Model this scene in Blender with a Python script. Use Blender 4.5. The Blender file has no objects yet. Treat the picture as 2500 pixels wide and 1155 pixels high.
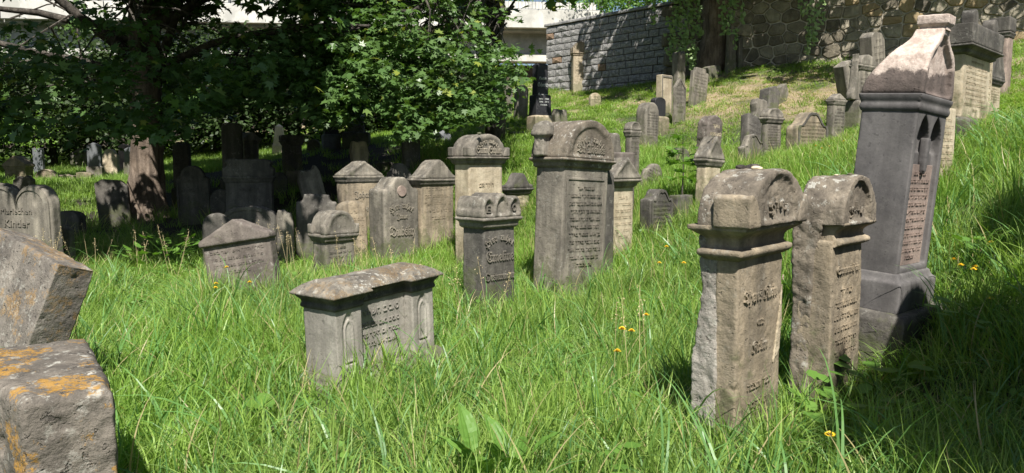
import bpy, bmesh, math, random
import numpy as np
from mathutils import Vector, Matrix, Euler
from math import sin, cos, tan, atan, radians, pi, sqrt

random.seed(7); RNG = np.random.default_rng(11)
SC = bpy.context.scene
COL = SC.collection
# ------------------------------------------------------------ camera, sky, sun, exposure
F = 1800.0; CH = 1.55; PITCH = atan(177.5 / F)
cam = bpy.data.objects.new('camera', bpy.data.cameras.new('camera')); COL.objects.link(cam)
cam.location = (0, 0, CH); cam.rotation_euler = (pi / 2 - PITCH, 0, 0)
cam.data.sensor_width = 36; cam.data.lens = F / 2500 * 36; cam.data.clip_end = 900; cam.data.clip_start = .05
SC.camera = cam
SUN_EL, SUN_TO = radians(54), math.atan2(-.13, 1.0)      # light travels towards +Y, a little to +X
world = bpy.data.worlds.new('World'); SC.world = world; world.use_nodes = True
wn = world.node_tree; bg = wn.nodes['Background']
sky = wn.nodes.new('ShaderNodeTexSky'); sky.sky_type = 'NISHITA'; sky.sun_disc = False
sky.sun_elevation = SUN_EL; sky.sun_rotation = SUN_TO + pi; sky.air_density = 1.0; sky.dust_density = 1.0
wn.links.new(sky.outputs[0], bg.inputs[0]); bg.inputs[1].default_value = 0.05
sl = bpy.data.lights.new('sun', 'SUN'); sl.energy = 5.0; sl.angle = radians(.53); sl.color = (1, .955, .88)
sun = bpy.data.objects.new('sun', sl); COL.objects.link(sun)
Ld = Vector((sin(SUN_TO) * cos(SUN_EL), cos(SUN_TO) * cos(SUN_EL), -sin(SUN_EL)))
sun.rotation_euler = Ld.to_track_quat('-Z', 'Y').to_euler(); sun.location = (-3, -20, 30)
SC.view_settings.view_transform = 'Standard'; SC.view_settings.look = 'None'
SC.view_settings.exposure = 1.02; SC.view_settings.gamma = 1; SC.view_settings.use_curve_mapping = False
SC.cycles.max_bounces = 6; SC.cycles.transparent_max_bounces = 8
SC.cycles.diffuse_bounces = 3

def at(px, py, Y):
    cx = (px - 1250) / F; cy = (577.5 - py) / F
    d = Vector((cx, cos(PITCH) + cy * sin(PITCH), -sin(PITCH) + cy * cos(PITCH)))
    return Vector((0, 0, CH)) + d * (Y / d.y)

# ------------------------------------------------------------ numpy noise
_T = RNG.random(4096)
def vnoise(P, s=1.0, seed=0):
    Q = np.asarray(P, float) * s + 1000.0 + seed * 17.3
    I = np.floor(Q).astype(np.int64); fr = Q - I; fr = fr * fr * (3 - 2 * fr)
    r = 0
    for dx in (0, 1):
        for dy in (0, 1):
            for dz in (0, 1):
                h = ((I[:, 0] + dx) * 73856093 ^ (I[:, 1] + dy) * 19349663 ^ (I[:, 2] + dz) * 83492791) & 4095
                w = (fr[:, 0] if dx else 1 - fr[:, 0]) * (fr[:, 1] if dy else 1 - fr[:, 1]) * (fr[:, 2] if dz else 1 - fr[:, 2])
                r = r + _T[h] * w
    return r * 2 - 1
def fbm(P, s, o=4, seed=0):
    r = 0; a = 1
    for k in range(o):
        r = r + a * vnoise(P, s, seed + k); s *= 2.1; a *= .5
    return r / 1.8

# ------------------------------------------------------------ materials
def nodes(name):
    m = bpy.data.materials.new(name); m.use_nodes = True; nt = m.node_tree
    for n in list(nt.nodes):
        if n.type != 'OUTPUT_MATERIAL': nt.nodes.remove(n)
    return m, nt, nt.nodes['Material Output']
class N:
    def __init__(s, nt): s.nt = nt
    def n(s, t, **k):
        x = s.nt.nodes.new(t)
        for a, b in k.items(): setattr(x, a, b)
        return x
    def l(s, a, b): s.nt.links.new(a, b)
    def noise(s, vec, scale, detail=4, rough=.55):
        x = s.n('ShaderNodeTexNoise'); x.inputs['Scale'].default_value = scale
        x.inputs['Detail'].default_value = detail; x.inputs['Roughness'].default_value = rough
        s.l(vec, x.inputs['Vector']); return x.outputs['Fac']
    def ramp(s, fac, a, b, va=0.0, vb=1.0):
        x = s.n('ShaderNodeMapRange'); x.inputs[1].default_value = a; x.inputs[2].default_value = b
        x.inputs[3].default_value = va; x.inputs[4].default_value = vb; s.l(fac, x.inputs[0]); return x.outputs[0]
    def mix(s, fac, a, b, mode='MIX'):
        x = s.n('ShaderNodeMix', data_type='RGBA', blend_type=mode)
        for v, k in ((fac, 0), (a, 6), (b, 7)):
            if isinstance(v, (int, float)): x.inputs[k].default_value = v
            elif isinstance(v, tuple): x.inputs[k].default_value = (*v, 1) if len(v) == 3 else v
            else: s.l(v, x.inputs[k])
        return x.outputs[2]
    def math(s, op, a, b=None):
        x = s.n('ShaderNodeMath', operation=op)
        for v, k in ((a, 0), (b, 1)):
            if v is None: continue
            if isinstance(v, (int, float)): x.inputs[k].default_value = v
            else: s.l(v, x.inputs[k])
        return x.outputs[0]
    def mapv(s, vec, sc):
        x = s.n('ShaderNodeMapping'); x.inputs['Scale'].default_value = sc; s.l(vec, x.inputs['Vector']); return x.outputs[0]

MATS = {}
def stone_mat(name, c1, c2, dark=(.035, .033, .03), streak=.5, lichen=.3, orange=0.0, white=0.0, moss=.0, bump=.5, grain=.35, rough=.92, scale=1.0, lic=(.34, .33, .29)):
    m, nt, out = nodes(name); g = N(nt)
    tc = g.n('ShaderNodeTexCoord'); oi = g.n('ShaderNodeObjectInfo')
    off = g.n('ShaderNodeVectorMath', operation='ADD'); g.l(tc.outputs['Object'], off.inputs[0])
    sc_ = g.n('ShaderNodeVectorMath', operation='SCALE'); g.l(oi.outputs['Location'], sc_.inputs[0]); sc_.inputs['Scale'].default_value = 3.1
    g.l(sc_.outputs[0], off.inputs[1]); v = off.outputs[0]
    geo = g.n('ShaderNodeNewGeometry'); sep = g.n('ShaderNodeSeparateXYZ'); g.l(geo.outputs['Normal'], sep.inputs[0])
    up = g.ramp(sep.outputs[2], .1, .8)
    base = g.mix(g.ramp(g.noise(v, 2.6 * scale, 7, .7), .4, .6), tuple(x * .85 for x in c1), tuple(min(.8, x * 1.18) for x in c2))
    st = g.noise(g.mapv(v, (7, 7, .8)), 1.0 * scale, 5, .6)
    blot = g.noise(v, 1.3 * scale, 6, .7)
    f = g.math('MULTIPLY', g.ramp(g.math('ADD', g.math('MULTIPLY', st, .55), g.math('MULTIPLY', blot, .45)), .44, .58), streak)
    base = g.mix(f, base, dark)
    gr = g.noise(v, 75, 3, .7)
    base = g.mix(grain, base, g.mix(1.0, base, g.mix(gr, (.1, .1, .1), (1.95, 1.9, 1.84)), 'MULTIPLY'))
    pit = g.ramp(g.noise(v, 28, 3, .6), .62, .7)
    base = g.mix(g.math('MULTIPLY', pit, .5), base, dark)
    if lichen:
        ln = g.ramp(g.noise(v, 17, 4, .75), .56, .63)
        area = g.ramp(g.noise(v, 2.2, 3, .6), .42, .62)
        k = g.math('MULTIPLY', g.math('MULTIPLY', ln, g.math('ADD', g.math('MULTIPLY', up, .7), g.math('MULTIPLY', area, .6))), lichen * 1.6)
        k = g.math('MINIMUM', k, 1.0)
        base = g.mix(k, base, lic)
        d2 = g.math('MULTIPLY', g.math('MULTIPLY', up, g.ramp(g.noise(v, 6, 5, .7), .45, .6)), .55)
        base = g.mix(d2, base, dark)
    if white:
        sz_ = g.n('ShaderNodeSeparateXYZ'); g.l(tc.outputs['Object'], sz_.inputs[0])
        wv = g.ramp(g.math('ADD', g.noise(v, 3.2, 7, .7), g.ramp(sz_.outputs[2], 2.06, 2.26, -.14, .2)), .49, .56)
        base = g.mix(g.math('MULTIPLY', wv, white), base, g.mix(g.ramp(g.noise(v, 14, 6, .75), .4, .6), (.34, .27, .23), (.56, .47, .41)))
    if moss:
        sm_ = g.n('ShaderNodeSeparateXYZ'); g.l(tc.outputs['Object'], sm_.inputs[0])
        mk = g.ramp(g.math('ADD', g.noise(v, 4.5, 6, .7), g.ramp(sm_.outputs[2], .05, .75, .16, -.12)), .52, .62)
        base = g.mix(g.math('MULTIPLY', mk, moss), base, g.mix(g.noise(v, 22, 4, .7), (.05, .06, .025), (.12, .13, .06)))
    if orange:
        on = g.math('MULTIPLY', g.ramp(g.noise(v, 4.2, 8, .75), .52, .555), g.ramp(g.noise(v, 38, 4, .8), .42, .5))
        base = g.mix(g.math('MULTIPLY', on, orange), base, (.36, .19, .022))
    p = g.n('ShaderNodeBsdfPrincipled'); p.inputs['Roughness'].default_value = rough
    p.inputs['Specular IOR Level'].default_value = .25
    g.l(base, p.inputs['Base Color'])
    b = g.n('ShaderNodeBump'); b.inputs['Strength'].default_value = bump; b.inputs['Distance'].default_value = .02
    hgt = g.math('ADD', g.math('MULTIPLY', g.noise(v, 55, 5, .7), .5), g.math('MULTIPLY', g.noise(v, 9, 5, .6), 1.0))
    hgt = g.math('SUBTRACT', hgt, g.math('MULTIPLY', pit, .35))
    g.l(hgt, b.inputs['Height']); g.l(b.outputs[0], p.inputs['Normal'])
    g.l(p.outputs[0], out.inputs[0]); MATS[name] = m; return m

stone_mat('grey', (.15, .136, .115), (.235, .212, .175), streak=.65, lichen=.35, moss=.6)
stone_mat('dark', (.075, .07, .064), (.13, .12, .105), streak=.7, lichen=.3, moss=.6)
stone_mat('tan', (.23, .19, .135), (.32, .265, .19), dark=(.085, .075, .06), streak=.7, lichen=.2, bump=.6, moss=.6)
stone_mat('pale', (.36, .30, .21), (.45, .39, .29), dark=(.11, .09, .065), streak=.4, lichen=.25, moss=.6)
stone_mat('cap', (.14, .12, .095), (.21, .18, .14), dark=(.05, .043, .037), streak=.6, lichen=.8, bump=.7)
stone_mat('rough', (.2, .18, .155), (.30, .28, .25), dark=(.07, .06, .05), streak=.4, lichen=1.0, bump=1.0)
stone_mat('orange', (.11, .1, .085), (.18, .16, .135), dark=(.05, .045, .04), streak=.5, lichen=.5, orange=.7, bump=.9, grain=.5)
stone_mat('orangeless', (.12, .108, .095), (.18, .163, .14), dark=(.06, .055, .05), streak=.45, lichen=.5, orange=.3, bump=.9, grain=.5)
stone_mat('tombgrey', (.25, .235, .205), (.33, .31, .275), dark=(.12, .11, .10), streak=.5, lichen=.15, bump=.35)
stone_mat('benchcap', (.15, .135, .11), (.22, .2, .165), dark=(.05, .045, .04), streak=.5, lichen=.7, orange=.16, bump=.8)
stone_mat('black', (.018, .018, .021), (.03, .03, .034), dark=(.012, .012, .013), streak=.4, lichen=.12, bump=.12, grain=.2, rough=.55)
stone_mat('slate', (.10, .108, .118), (.135, .142, .15), dark=(.05, .052, .058), streak=.3, lichen=.1, bump=.2, grain=.2, rough=.7)
stone_mat('monument', (.095, .09, .09), (.13, .123, .12), dark=(.045, .042, .042), streak=.45, lichen=.08, bump=.15, grain=.2, rough=.75)
stone_mat('pinkpanel', (.2, .155, .135), (.3, .235, .2), dark=(.08, .06, .053), streak=.35, lichen=.1, bump=.3)
stone_mat('pinkcap', (.09, .075, .068), (.14, .112, .1), dark=(.045, .037, .034), streak=.5, lichen=0, white=.9, bump=.5)
stone_mat('purple', (.10, .086, .076), (.165, .143, .125), dark=(.05, .04, .038), streak=.4, lichen=.4, moss=.6)
stone_mat('cream', (.55, .45, .33), (.62, .53, .4), dark=(.25, .2, .14), streak=.15, lichen=0, bump=.2)
stone_mat('letter', (.19, .17, .135), (.25, .225, .18), streak=.25, lichen=0, bump=.2)
stone_mat('letterdark', (.12, .105, .085), (.16, .14, .115), streak=.3, lichen=0, bump=.2)
stone_mat('letterpale', (.42, .45, .43), (.5, .52, .5), streak=.2, lichen=0, bump=.1)
stone_mat('granite', (.21, .21, .213), (.33, .325, .315), dark=(.08, .08, .082), streak=.35, lichen=.2, bump=.9, grain=.6, scale=1.3)
stone_mat('graniterust', (.22, .15, .10), (.27, .19, .13), dark=(.08, .06, .05), streak=.3, lichen=.1, bump=.9, grain=.5)
stone_mat('rubble', (.22, .195, .15), (.31, .28, .22), dark=(.09, .08, .06), streak=.4, lichen=.3, bump=1.0, grain=.5)
stone_mat('rubbledark', (.13, .115, .09), (.2, .175, .13), dark=(.05, .045, .038), streak=.5, lichen=.3, bump=1.0, grain=.5)
stone_mat('rubbleochre', (.29, .215, .12), (.34, .27, .17), dark=(.12, .09, .05), streak=.3, lichen=.2, bump=1.0)
stone_mat('mortar', (.42, .38, .31), (.5, .45, .38), dark=(.18, .16, .13), streak=.4, lichen=0, bump=.8)
stone_mat('mortardark', (.13, .11, .09), (.2, .17, .14), dark=(.05, .045, .04), streak=.4, lichen=0, bump=.8)
stone_mat('concrete', (.45, .445, .41), (.53, .52, .48), dark=(.30, .29, .26), streak=.4, lichen=0, bump=.15, grain=.12, scale=.35)
stone_mat('concretegrey', (.27, .275, .26), (.33, .33, .31), dark=(.17, .17, .16), streak=.3, lichen=0, bump=.15, grain=.12, scale=.35)
stone_mat('brownwall', (.045, .037, .03), (.07, .058, .045), streak=.5, lichen=.1, bump=.8)
stone_mat('bark', (.15, .115, .088), (.22, .175, .14), dark=(.05, .038, .03), streak=.8, lichen=.2, bump=1.0, scale=1.6)
stone_mat('barkdark', (.06, .052, .045), (.1, .088, .075), dark=(.02, .018, .016), streak=.8, lichen=.3, bump=1.0, scale=1.5)
def plain(name, c, rough=.6, metal=0):
    m, nt, out = nodes(name); p = nt.nodes.new('ShaderNodeBsdfPrincipled'); g = N(nt)
    tc = g.n('ShaderNodeTexCoord')
    g.l(g.mix(g.noise(tc.outputs['Object'], 30, 3), tuple(x * .75 for x in c), tuple(min(1, x * 1.2) for x in c)), p.inputs['Base Color'])
    p.inputs['Roughness'].default_value = rough; p.inputs['Metallic'].default_value = metal
    nt.links.new(p.outputs[0], out.inputs[0]); MATS[name] = m; return m
plain('steel', (.12, .13, .14), .5, .3); plain('yellow', (.75, .5, .02)); plain('straw', (.45, .36, .2)); plain('bonewhite', (.6, .5, .33))

def leaf_mat(name, ca, cb, cc, trans=.35, rough=.5, spec=.3, worldn=0.6, dry=None):
    m, nt, out = nodes(name); g = N(nt)
    at_ = g.n('ShaderNodeAttribute', attribute_name='tint'); oi = g.n('ShaderNodeObjectInfo')
    geo = g.n('ShaderNodeNewGeometry')
    t = g.math('ADD', g.math('MULTIPLY', at_.outputs['Fac'], .6), g.math('MULTIPLY', oi.outputs['Random'], .4))
    col = g.mix(t, ca, cb)
    wn_ = g.ramp(g.noise(geo.outputs['Position'], worldn, 3), .38, .62)
    col = g.mix(g.math('MULTIPLY', wn_, .65), col, cc)
    if dry:
        col = g.mix(g.ramp(at_.outputs['Fac'], .96, .975), col, dry)
    p = g.n('ShaderNodeBsdfPrincipled'); p.inputs['Roughness'].default_value = rough; p.inputs['Specular IOR Level'].default_value = spec
    g.l(col, p.inputs['Base Color'])
    tr = g.n('ShaderNodeBsdfTranslucent'); g.l(g.mix(1.0, col, (1.25, 1.35, .55), 'MULTIPLY'), tr.inputs[0])
    mx = g.n('ShaderNodeMixShader'); mx.inputs[0].default_value = trans
    g.l(p.outputs[0], mx.inputs[1]); g.l(tr.outputs[0], mx.inputs[2]); g.l(mx.outputs[0], out.inputs[0])
    MATS[name] = m; return m
leaf_mat('grass', (.045, .12, .022), (.36, .49, .12), (.22, .37, .06), trans=.4, rough=.45, spec=.35, dry=(.42, .36, .18))
leaf_mat('grassblue', (.05, .13, .04), (.18, .33, .10), (.12, .26, .06), trans=.35, rough=.4, spec=.4, dry=(.4, .34, .18))
leaf_mat('grassdry', (.2, .27, .07), (.34, .38, .12), (.44, .37, .2), trans=.35, rough=.6, worldn=.9, dry=(.48, .38, .22))
leaf_mat('maple', (.06, .115, .034), (.11, .185, .05), (.075, .15, .04), trans=.3, rough=.4, spec=.45, dry=(.2, .24, .04))
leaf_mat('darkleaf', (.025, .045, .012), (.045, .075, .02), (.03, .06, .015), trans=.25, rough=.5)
leaf_mat('shrub', (.10, .2, .03), (.2, .33, .06), (.15, .27, .045), trans=.4, rough=.5)
leaf_mat('ivy', (.16, .26, .08), (.32, .42, .2), (.22, .32, .12), trans=.3, rough=.45)
leaf_mat('broad', (.07, .16, .025), (.15, .27, .05), (.10, .21, .035), trans=.3, rough=.5, worldn=3)

# ------------------------------------------------------------ object helpers
def tag(o, label=None, cat=None, group=None, kind=None):
    for k, v in (('label', label), ('category', cat), ('group', group), ('kind', kind)):
        if v: o[k] = v
    return o
def link(name, me, parent=None, mat=None):
    if mat is not None and not me.materials: me.materials.append(MATS[mat] if isinstance(mat, str) else mat)
    o = bpy.data.objects.new(name, me); COL.objects.link(o)
    if parent is not None: o.parent = parent
    return o
def empty(name, loc, rot=(0, 0, 0)):
    o = bpy.data.objects.new(name, None); COL.objects.link(o); o.location = loc; o.rotation_euler = rot
    o.empty_display_size = .2; return o
def box(x0, x1, y0, y1, z0, z1):
    return [(x0, y0, z0), (x1, y0, z0), (x1, y1, z0), (x0, y1, z0), (x0, y0, z1), (x1, y0, z1), (x1, y1, z1), (x0, y1, z1)], \
           [(0, 3, 2, 1), (4, 5, 6, 7), (0, 1, 5, 4), (1, 2, 6, 5), (2, 3, 7, 6), (3, 0, 4, 7)]
def rings(rs):      # (half width, half depth, z[, x offset, y offset])
    V = []; Fc = []
    for r in rs:
        hw, hd, z = r[:3]; ox = r[3] if len(r) > 3 else 0; oy = r[4] if len(r) > 4 else 0
        V += [(ox - hw, oy - hd, z), (ox + hw, oy - hd, z), (ox + hw, oy + hd, z), (ox - hw, oy + hd, z)]
    Fc.append((3, 2, 1, 0)); n = len(rs)
    for i in range(n - 1):
        for k in range(4):
            a = i * 4 + k; b = i * 4 + (k + 1) % 4; Fc.append((a, b, b + 4, a + 4))
    Fc.append(tuple((n - 1) * 4 + k for k in range(4))); return V, Fc
def extr(poly, y0, y1):       # poly in x,z counter-clockwise seen from the front
    n = len(poly); V = [(x, y0, z) for x, z in poly] + [(x, y1, z) for x, z in poly]
    Fc = [tuple(range(n)), tuple(range(2 * n - 1, n - 1, -1))]
    for i in range(n):
        j = (i + 1) % n; Fc.append((j, i, i + n, j + n))
    return V, Fc
def extrx(poly, x0, x1):      # poly in y,z
    V, Fc = extr(poly, x0, x1)
    return [(y, x, z) for x, y, z in V], [tuple(reversed(f)) for f in Fc]
def me_of(shapes, bevel=0.0):
    bm = bmesh.new()
    for V, Fc in shapes:
        vs = [bm.verts.new(v) for v in V]
        for f in Fc:
            try: bm.faces.new([vs[i] for i in f])
            except ValueError: pass
    bmesh.ops.recalc_face_normals(bm, faces=bm.faces)
    if bevel:
        ed = [e for e in bm.edges if len(e.link_faces) == 2 and e.calc_face_angle(0) > .5]
        bmesh.ops.bevel(bm, geom=ed, offset=bevel, segments=1, affect='EDGES', clamp_overlap=True)
    me = bpy.data.meshes.new('mesh'); bm.to_mesh(me); bm.free(); return me
_tmp = bpy.data.objects.new('tmp', bpy.data.meshes.new('tmp'))
def apply_mod(me, build):
    o = bpy.data.objects.new('tmp', me); COL.objects.link(o); build(o)
    dg = bpy.context.evaluated_depsgraph_get(); r = bpy.data.meshes.new_from_object(o.evaluated_get(dg))
    bpy.data.objects.remove(o); return r
def cut(me, cutme):
    c = bpy.data.objects.new('cutter', cutme); COL.objects.link(c)
    def b(o):
        m = o.modifiers.new('b', 'BOOLEAN'); m.operation = 'DIFFERENCE'; m.object = c; m.solver = 'EXACT'
    r = apply_mod(me, b); bpy.data.objects.remove(c); return r
def weather(me, voxel, amp=.006, seed=0, chip=.012):
    """worn stone: fuse the shapes, round the edges and roughen the faces"""
    def b(o):
        m = o.modifiers.new('r', 'REMESH'); m.mode = 'VOXEL'; m.voxel_size = voxel; m.adaptivity = 0
        m.use_smooth_shade = True
        s = o.modifiers.new('s', 'SMOOTH'); s.factor = .5; s.iterations = 1
    r = apply_mod(me, b); n = len(r.vertices)
    co = np.empty(n * 3, np.float32); r.vertices.foreach_get('co', co); co = co.reshape(-1, 3).astype(float)
    no = np.empty(n * 3, np.float32); r.vertex_normals.foreach_get('vector', no); no = no.reshape(-1, 3)
    d = amp * fbm(co, 7, 4, seed) + amp * .5 * fbm(co, 30, 2, seed + 5)
    c = fbm(co, 11, 3, seed + 9); d = d - chip * np.clip(c - .45, 0, 1) * 2.2
    co = co + no * d[:, None]; r.vertices.foreach_set('co', co.astype(np.float32).ravel()); r.update(); return r
def fastmesh(name, V, k, mat, tint=None, smooth=False):
    """V: (n, k, 3) polygons of k corners each"""
    n = V.shape[0]; me = bpy.data.meshes.new(name)
    me.vertices.add(n * k); me.vertices.foreach_set('co', V.reshape(-1).astype(np.float32))
    me.loops.add(n * k); me.loops.foreach_set('vertex_index', np.arange(n * k, dtype=np.int32))
    me.polygons.add(n); me.polygons.foreach_set('loop_start', np.arange(0, n * k, k, dtype=np.int32))
    try: me.polygons.foreach_set('loop_total', np.full(n, k, dtype=np.int32))
    except Exception: pass
    if tint is not None:
        a = me.attributes.new('tint', 'FLOAT', 'POINT'); a.data.foreach_set('value', np.repeat(tint, k).astype(np.float32))
    me.update(calc_edges=True); me.validate()
    if mat: me.materials.append(MATS[mat])
    return me
def tube(pts, rads, seg=8, wob=0.0, cap=True):
    V = []; Fc = []; pts = [Vector(p) for p in pts]
    for i, p in enumerate(pts):
        d = (pts[min(i + 1, len(pts) - 1)] - pts[max(i - 1, 0)]).normalized()
        a = d.cross(Vector((.3, .9, .1))).normalized(); b = d.cross(a)
        for k in range(seg):
            t = 2 * pi * k / seg; r = rads[i] * (1 + wob * random.uniform(-1, 1))
            V.append(tuple(p + a * cos(t) * r + b * sin(t) * r))
    for i in range(len(pts) - 1):
        for k in range(seg):
            Fc.append((i * seg + k, i * seg + (k + 1) % seg, (i + 1) * seg + (k + 1) % seg, (i + 1) * seg + k))
    if cap: Fc.append(tuple(range(seg))); Fc.append(tuple((len(pts) - 1) * seg + k for k in range(seg)))
    return V, Fc

# ------------------------------------------------------------ terrain
CP = [(1845, 1095, 4.0), (2050, 1015, 4.7), (2200, 915, 5.4), (880, 965, 5.0), (1180, 775, 7.6), (1400, 742, 8.2), (1520, 650, 9.2),
      (1145, 665, 10.5), (1060, 640, 11.5), (940, 652, 11), (850, 640, 12), (790, 688, 9.8), (570, 738, 8.4), (60, 685, 10),
      (100, 1110, 3.9), (300, 1155, 3.6), (1250, 1400, 2.7), (2100, 1155, 3.7), (2500, 1090, 3.8), (2500, 900, 4.4), (2500, 640, 5.5),
      (2300, 710, 6.3), (2330, 470, 8), (2340, 355, 9), (2430, 242, 15), (2490, 115, 19), (2430, 300, 12),
      (1590, 362, 16.5), (1740, 500, 10.8), (1890, 402, 14), (1620, 600, 10.2), (2060, 310, 16), (1960, 370, 13.5), (1730, 402, 15),
      (1660, 410, 13.5), (1595, 460, 12.5), (1545, 378, 14.5), (1610, 292, 18.5), (1697, 255, 20), (1655, 190, 24), (1780, 168, 23),
      (1910, 262, 18), (1315, 335, 18), (1275, 290, 21), (1412, 222, 27), (1340, 215, 28), (1470, 210, 27), (2000, 150, 22.4),
      (1450, 262, 22), (1372, 300, 17.5), (360, 550, 16), (230, 447, 22), (565, 500, 15), (680, 390, 24), (630, 405, 19), (860, 358, 20),
      (1000, 425, 14.5), (60, 447, 20), (275, 548, 15), (475, 548, 14), (900, 500, 14), (100, 400, 30), (-300, 450, 25), (600, 345, 30),
      (1000, 300, 30), (1100, 340, 20), (1200, 215, 31), (1050, 560, 12.5), (330, 350, 34), (-200, 340, 34)]
XYZ = [tuple(at(*c)) for c in CP] + [(-6, -6, 0), (0, -6, 0), (6, -6, .9), (-9, 3, .0), (7, 1, 1.3), (-20, 12, .3), (18, 12, 5), (20, 22, 6.5),
      (-40, 34, 2.5), (8, 30, 5.4), (20, 34, 6.5), (-12, 50, 5), (12, 50, 6), (-40, 60, 5), (40, 50, 7), (-30, 0, .2), (30, 0, 4)]
XYZ = np.array(XYZ, float)
def _U(r): return np.where(r > 1e-9, r * r * np.log(r + 1e-12), 0)
_n = len(XYZ); _d = np.linalg.norm(XYZ[:, None, :2] - XYZ[None, :, :2], axis=2)
_A = np.zeros((_n + 3, _n + 3)); _A[:_n, :_n] = _U(_d) + np.eye(_n) * 1.2
_P = np.c_[np.ones(_n), XYZ[:, :2]]; _A[:_n, _n:] = _P; _A[_n:, :_n] = _P.T
_W = np.linalg.solve(_A, np.r_[XYZ[:, 2], np.zeros(3)])
def TZ(x, y):
    x = np.atleast_1d(np.asarray(x, float)); y = np.atleast_1d(np.asarray(y, float))
    xc = np.clip(x, -42, 40); yc = np.clip(y, -8, 60); out = np.zeros(len(x))
    for s in range(0, len(x), 20000):
        q = np.c_[xc[s:s + 20000], yc[s:s + 20000]]; r = np.linalg.norm(q[:, None] - XYZ[None, :, :2], axis=2)
        out[s:s + 20000] = _U(r) @ _W[:_n] + np.c_[np.ones(len(q)), q] @ _W[_n:]
    out = np.clip(out, -.6, 8.5)
    return out + .03 * vnoise(np.c_[x, y, x * 0], 1.7, 3)
def tz(x, y): return float(TZ(x, y)[0])
gx = np.r_[-400, -200, -100, -60, np.arange(-44, 42, .4), 60, 100, 200, 400]
gy = np.r_[-200, -60, -20, np.arange(-9, 40, .4), np.arange(40, 62, 2), 80, 150, 300, 600]
GX, GY = np.meshgrid(gx, gy); GZ = TZ(GX.ravel(), GY.ravel())
gv = np.c_[GX.ravel(), GY.ravel(), GZ]; nx, ny = len(gx), len(gy)
ii, jj = np.meshgrid(np.arange(nx - 1), np.arange(ny - 1)); a = (jj * nx + ii).ravel()
me = bpy.data.meshes.new('ground'); me.from_pydata(gv.tolist(), [], np.c_[a, a + 1, a + nx + 1, a + nx].tolist())
me.polygons.foreach_set('use_smooth', [True] * len(me.polygons))
m, nt, out = nodes('soil'); g = N(nt); geo = g.n('ShaderNodeNewGeometry'); pos = geo.outputs['Position']
sp = g.n('ShaderNodeSeparateXYZ'); g.l(pos, sp.inputs[0])
green = g.mix(g.noise(pos, 3.0, 5), (.03, .04, .014), (.06, .085, .025))
stra = g.mix(g.noise(g.mapv(pos, (12, 12, 3)), 2.5, 6, .75), (.13, .095, .06), (.42, .33, .21))
hi = g.math('MULTIPLY', g.ramp(sp.outputs[2], 2.2, 2.9), g.ramp(g.noise(pos, .8, 4), .38, .55))
colr = g.mix(hi, green, stra)
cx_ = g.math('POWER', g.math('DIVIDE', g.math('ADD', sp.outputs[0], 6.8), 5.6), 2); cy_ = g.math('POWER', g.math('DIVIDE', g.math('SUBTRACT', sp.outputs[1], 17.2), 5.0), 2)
bare_shade = g.ramp(g.math('ADD', g.math('ADD', cx_, cy_), g.math('MULTIPLY', g.noise(pos, 1.2, 4), .6)), .9, 1.5, 1.0, 0.0)
colr = g.mix(bare_shade, colr, g.mix(g.noise(pos, 6, 5, .7), (.018, .014, .01), (.04, .032, .022)))  # dark bare soil under the maple, its colour also deepens the shade there
p = g.n('ShaderNodeBsdfPrincipled'); p.inputs['Roughness'].default_value = .95; g.l(colr, p.inputs['Base Color'])
b = g.n('ShaderNodeBump'); b.inputs['Distance'].default_value = .05; g.l(g.noise(pos, 18, 6, .7), b.inputs['Height']); g.l(b.outputs[0], p.inputs['Normal'])
g.l(p.outputs[0], out.inputs[0]); MATS['soil'] = m
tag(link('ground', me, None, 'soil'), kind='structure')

# ------------------------------------------------------------ inscriptions (all lettering is made at once at the end of this list)
TEXTS = []
def frak(s):
    r = ''
    for ch in s:
        if ch in 'CHIRZ': r += {'C': chr(0x212D), 'H': chr(0x210C), 'I': chr(0x2111), 'R': chr(0x211C), 'Z': chr(0x2128)}[ch]
        elif 'A' <= ch <= 'Z': r += chr(0x1D504 + ord(ch) - 65)
        elif 'a' <= ch <= 'z': r += chr(0x1D51E + ord(ch) - 97)
        else: r += ch
    return r
HEBW = ['\u05e4\u05d4', '\u05e0\u05e7\u05d1\u05e8', '\u05d0\u05d9\u05e9', '\u05ea\u05dd', '\u05d5\u05d9\u05e9\u05e8', '\u05d4\u05dc\u05da', '\u05d1\u05d3\u05e8\u05da', '\u05d8\u05d5\u05d1\u05d9\u05dd',
        '\u05e0\u05e4\u05d8\u05e8', '\u05d1\u05e9\u05dd', '\u05d8\u05d5\u05d1', '\u05d9\u05d5\u05dd', '\u05dc\u05e4\u05e7', '\u05d1\u05df', '\u05e0\u05e9\u05de\u05ea\u05d5', '\u05e6\u05e8\u05d5\u05e8\u05d4', '\u05d4\u05d9\u05e7\u05e8', '\u05d0\u05e9\u05d4', '\u05d7\u05e9\u05d5\u05d1\u05d4']
HEBEND = '\u05ea\u05e0\u05e6\u05d1\u05d4'
def heb(width, size, rnd):
    s = ''
    while len(s) * size * .56 < width * .86: s = s + (' ' if s else '') + rnd.choice(HEBW)
    return s[::-1]
def put_lines(parent, lines, y, mat='letter', depth=.004, name='inscription', x0=0):
    """lines: (string, size, z, kind, width) with kind 's' straight or 'a' arched"""
    TEXTS.append((parent, lines, y, mat, depth, name, x0))
def heb_block(parent, w, z0, z1, n, y, seed, mat='letterdark', depth=.003, x0=0):
    rnd = random.Random(seed); lh = (z1 - z0) / n; L = []
    for i in range(n):
        wd = w * (1 if i else .55) * rnd.uniform(.86, 1)
        if i == n - 1: L.append((HEBEND[::-1], lh * .66, z1 - lh * (i + .8), 's', w * .5)); continue
        L.append((heb(wd, lh * .62, rnd), lh * .62, z1 - lh * (i + .8), 's', wd))
    put_lines(parent, L, y, mat, depth, x0=x0)
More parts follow.
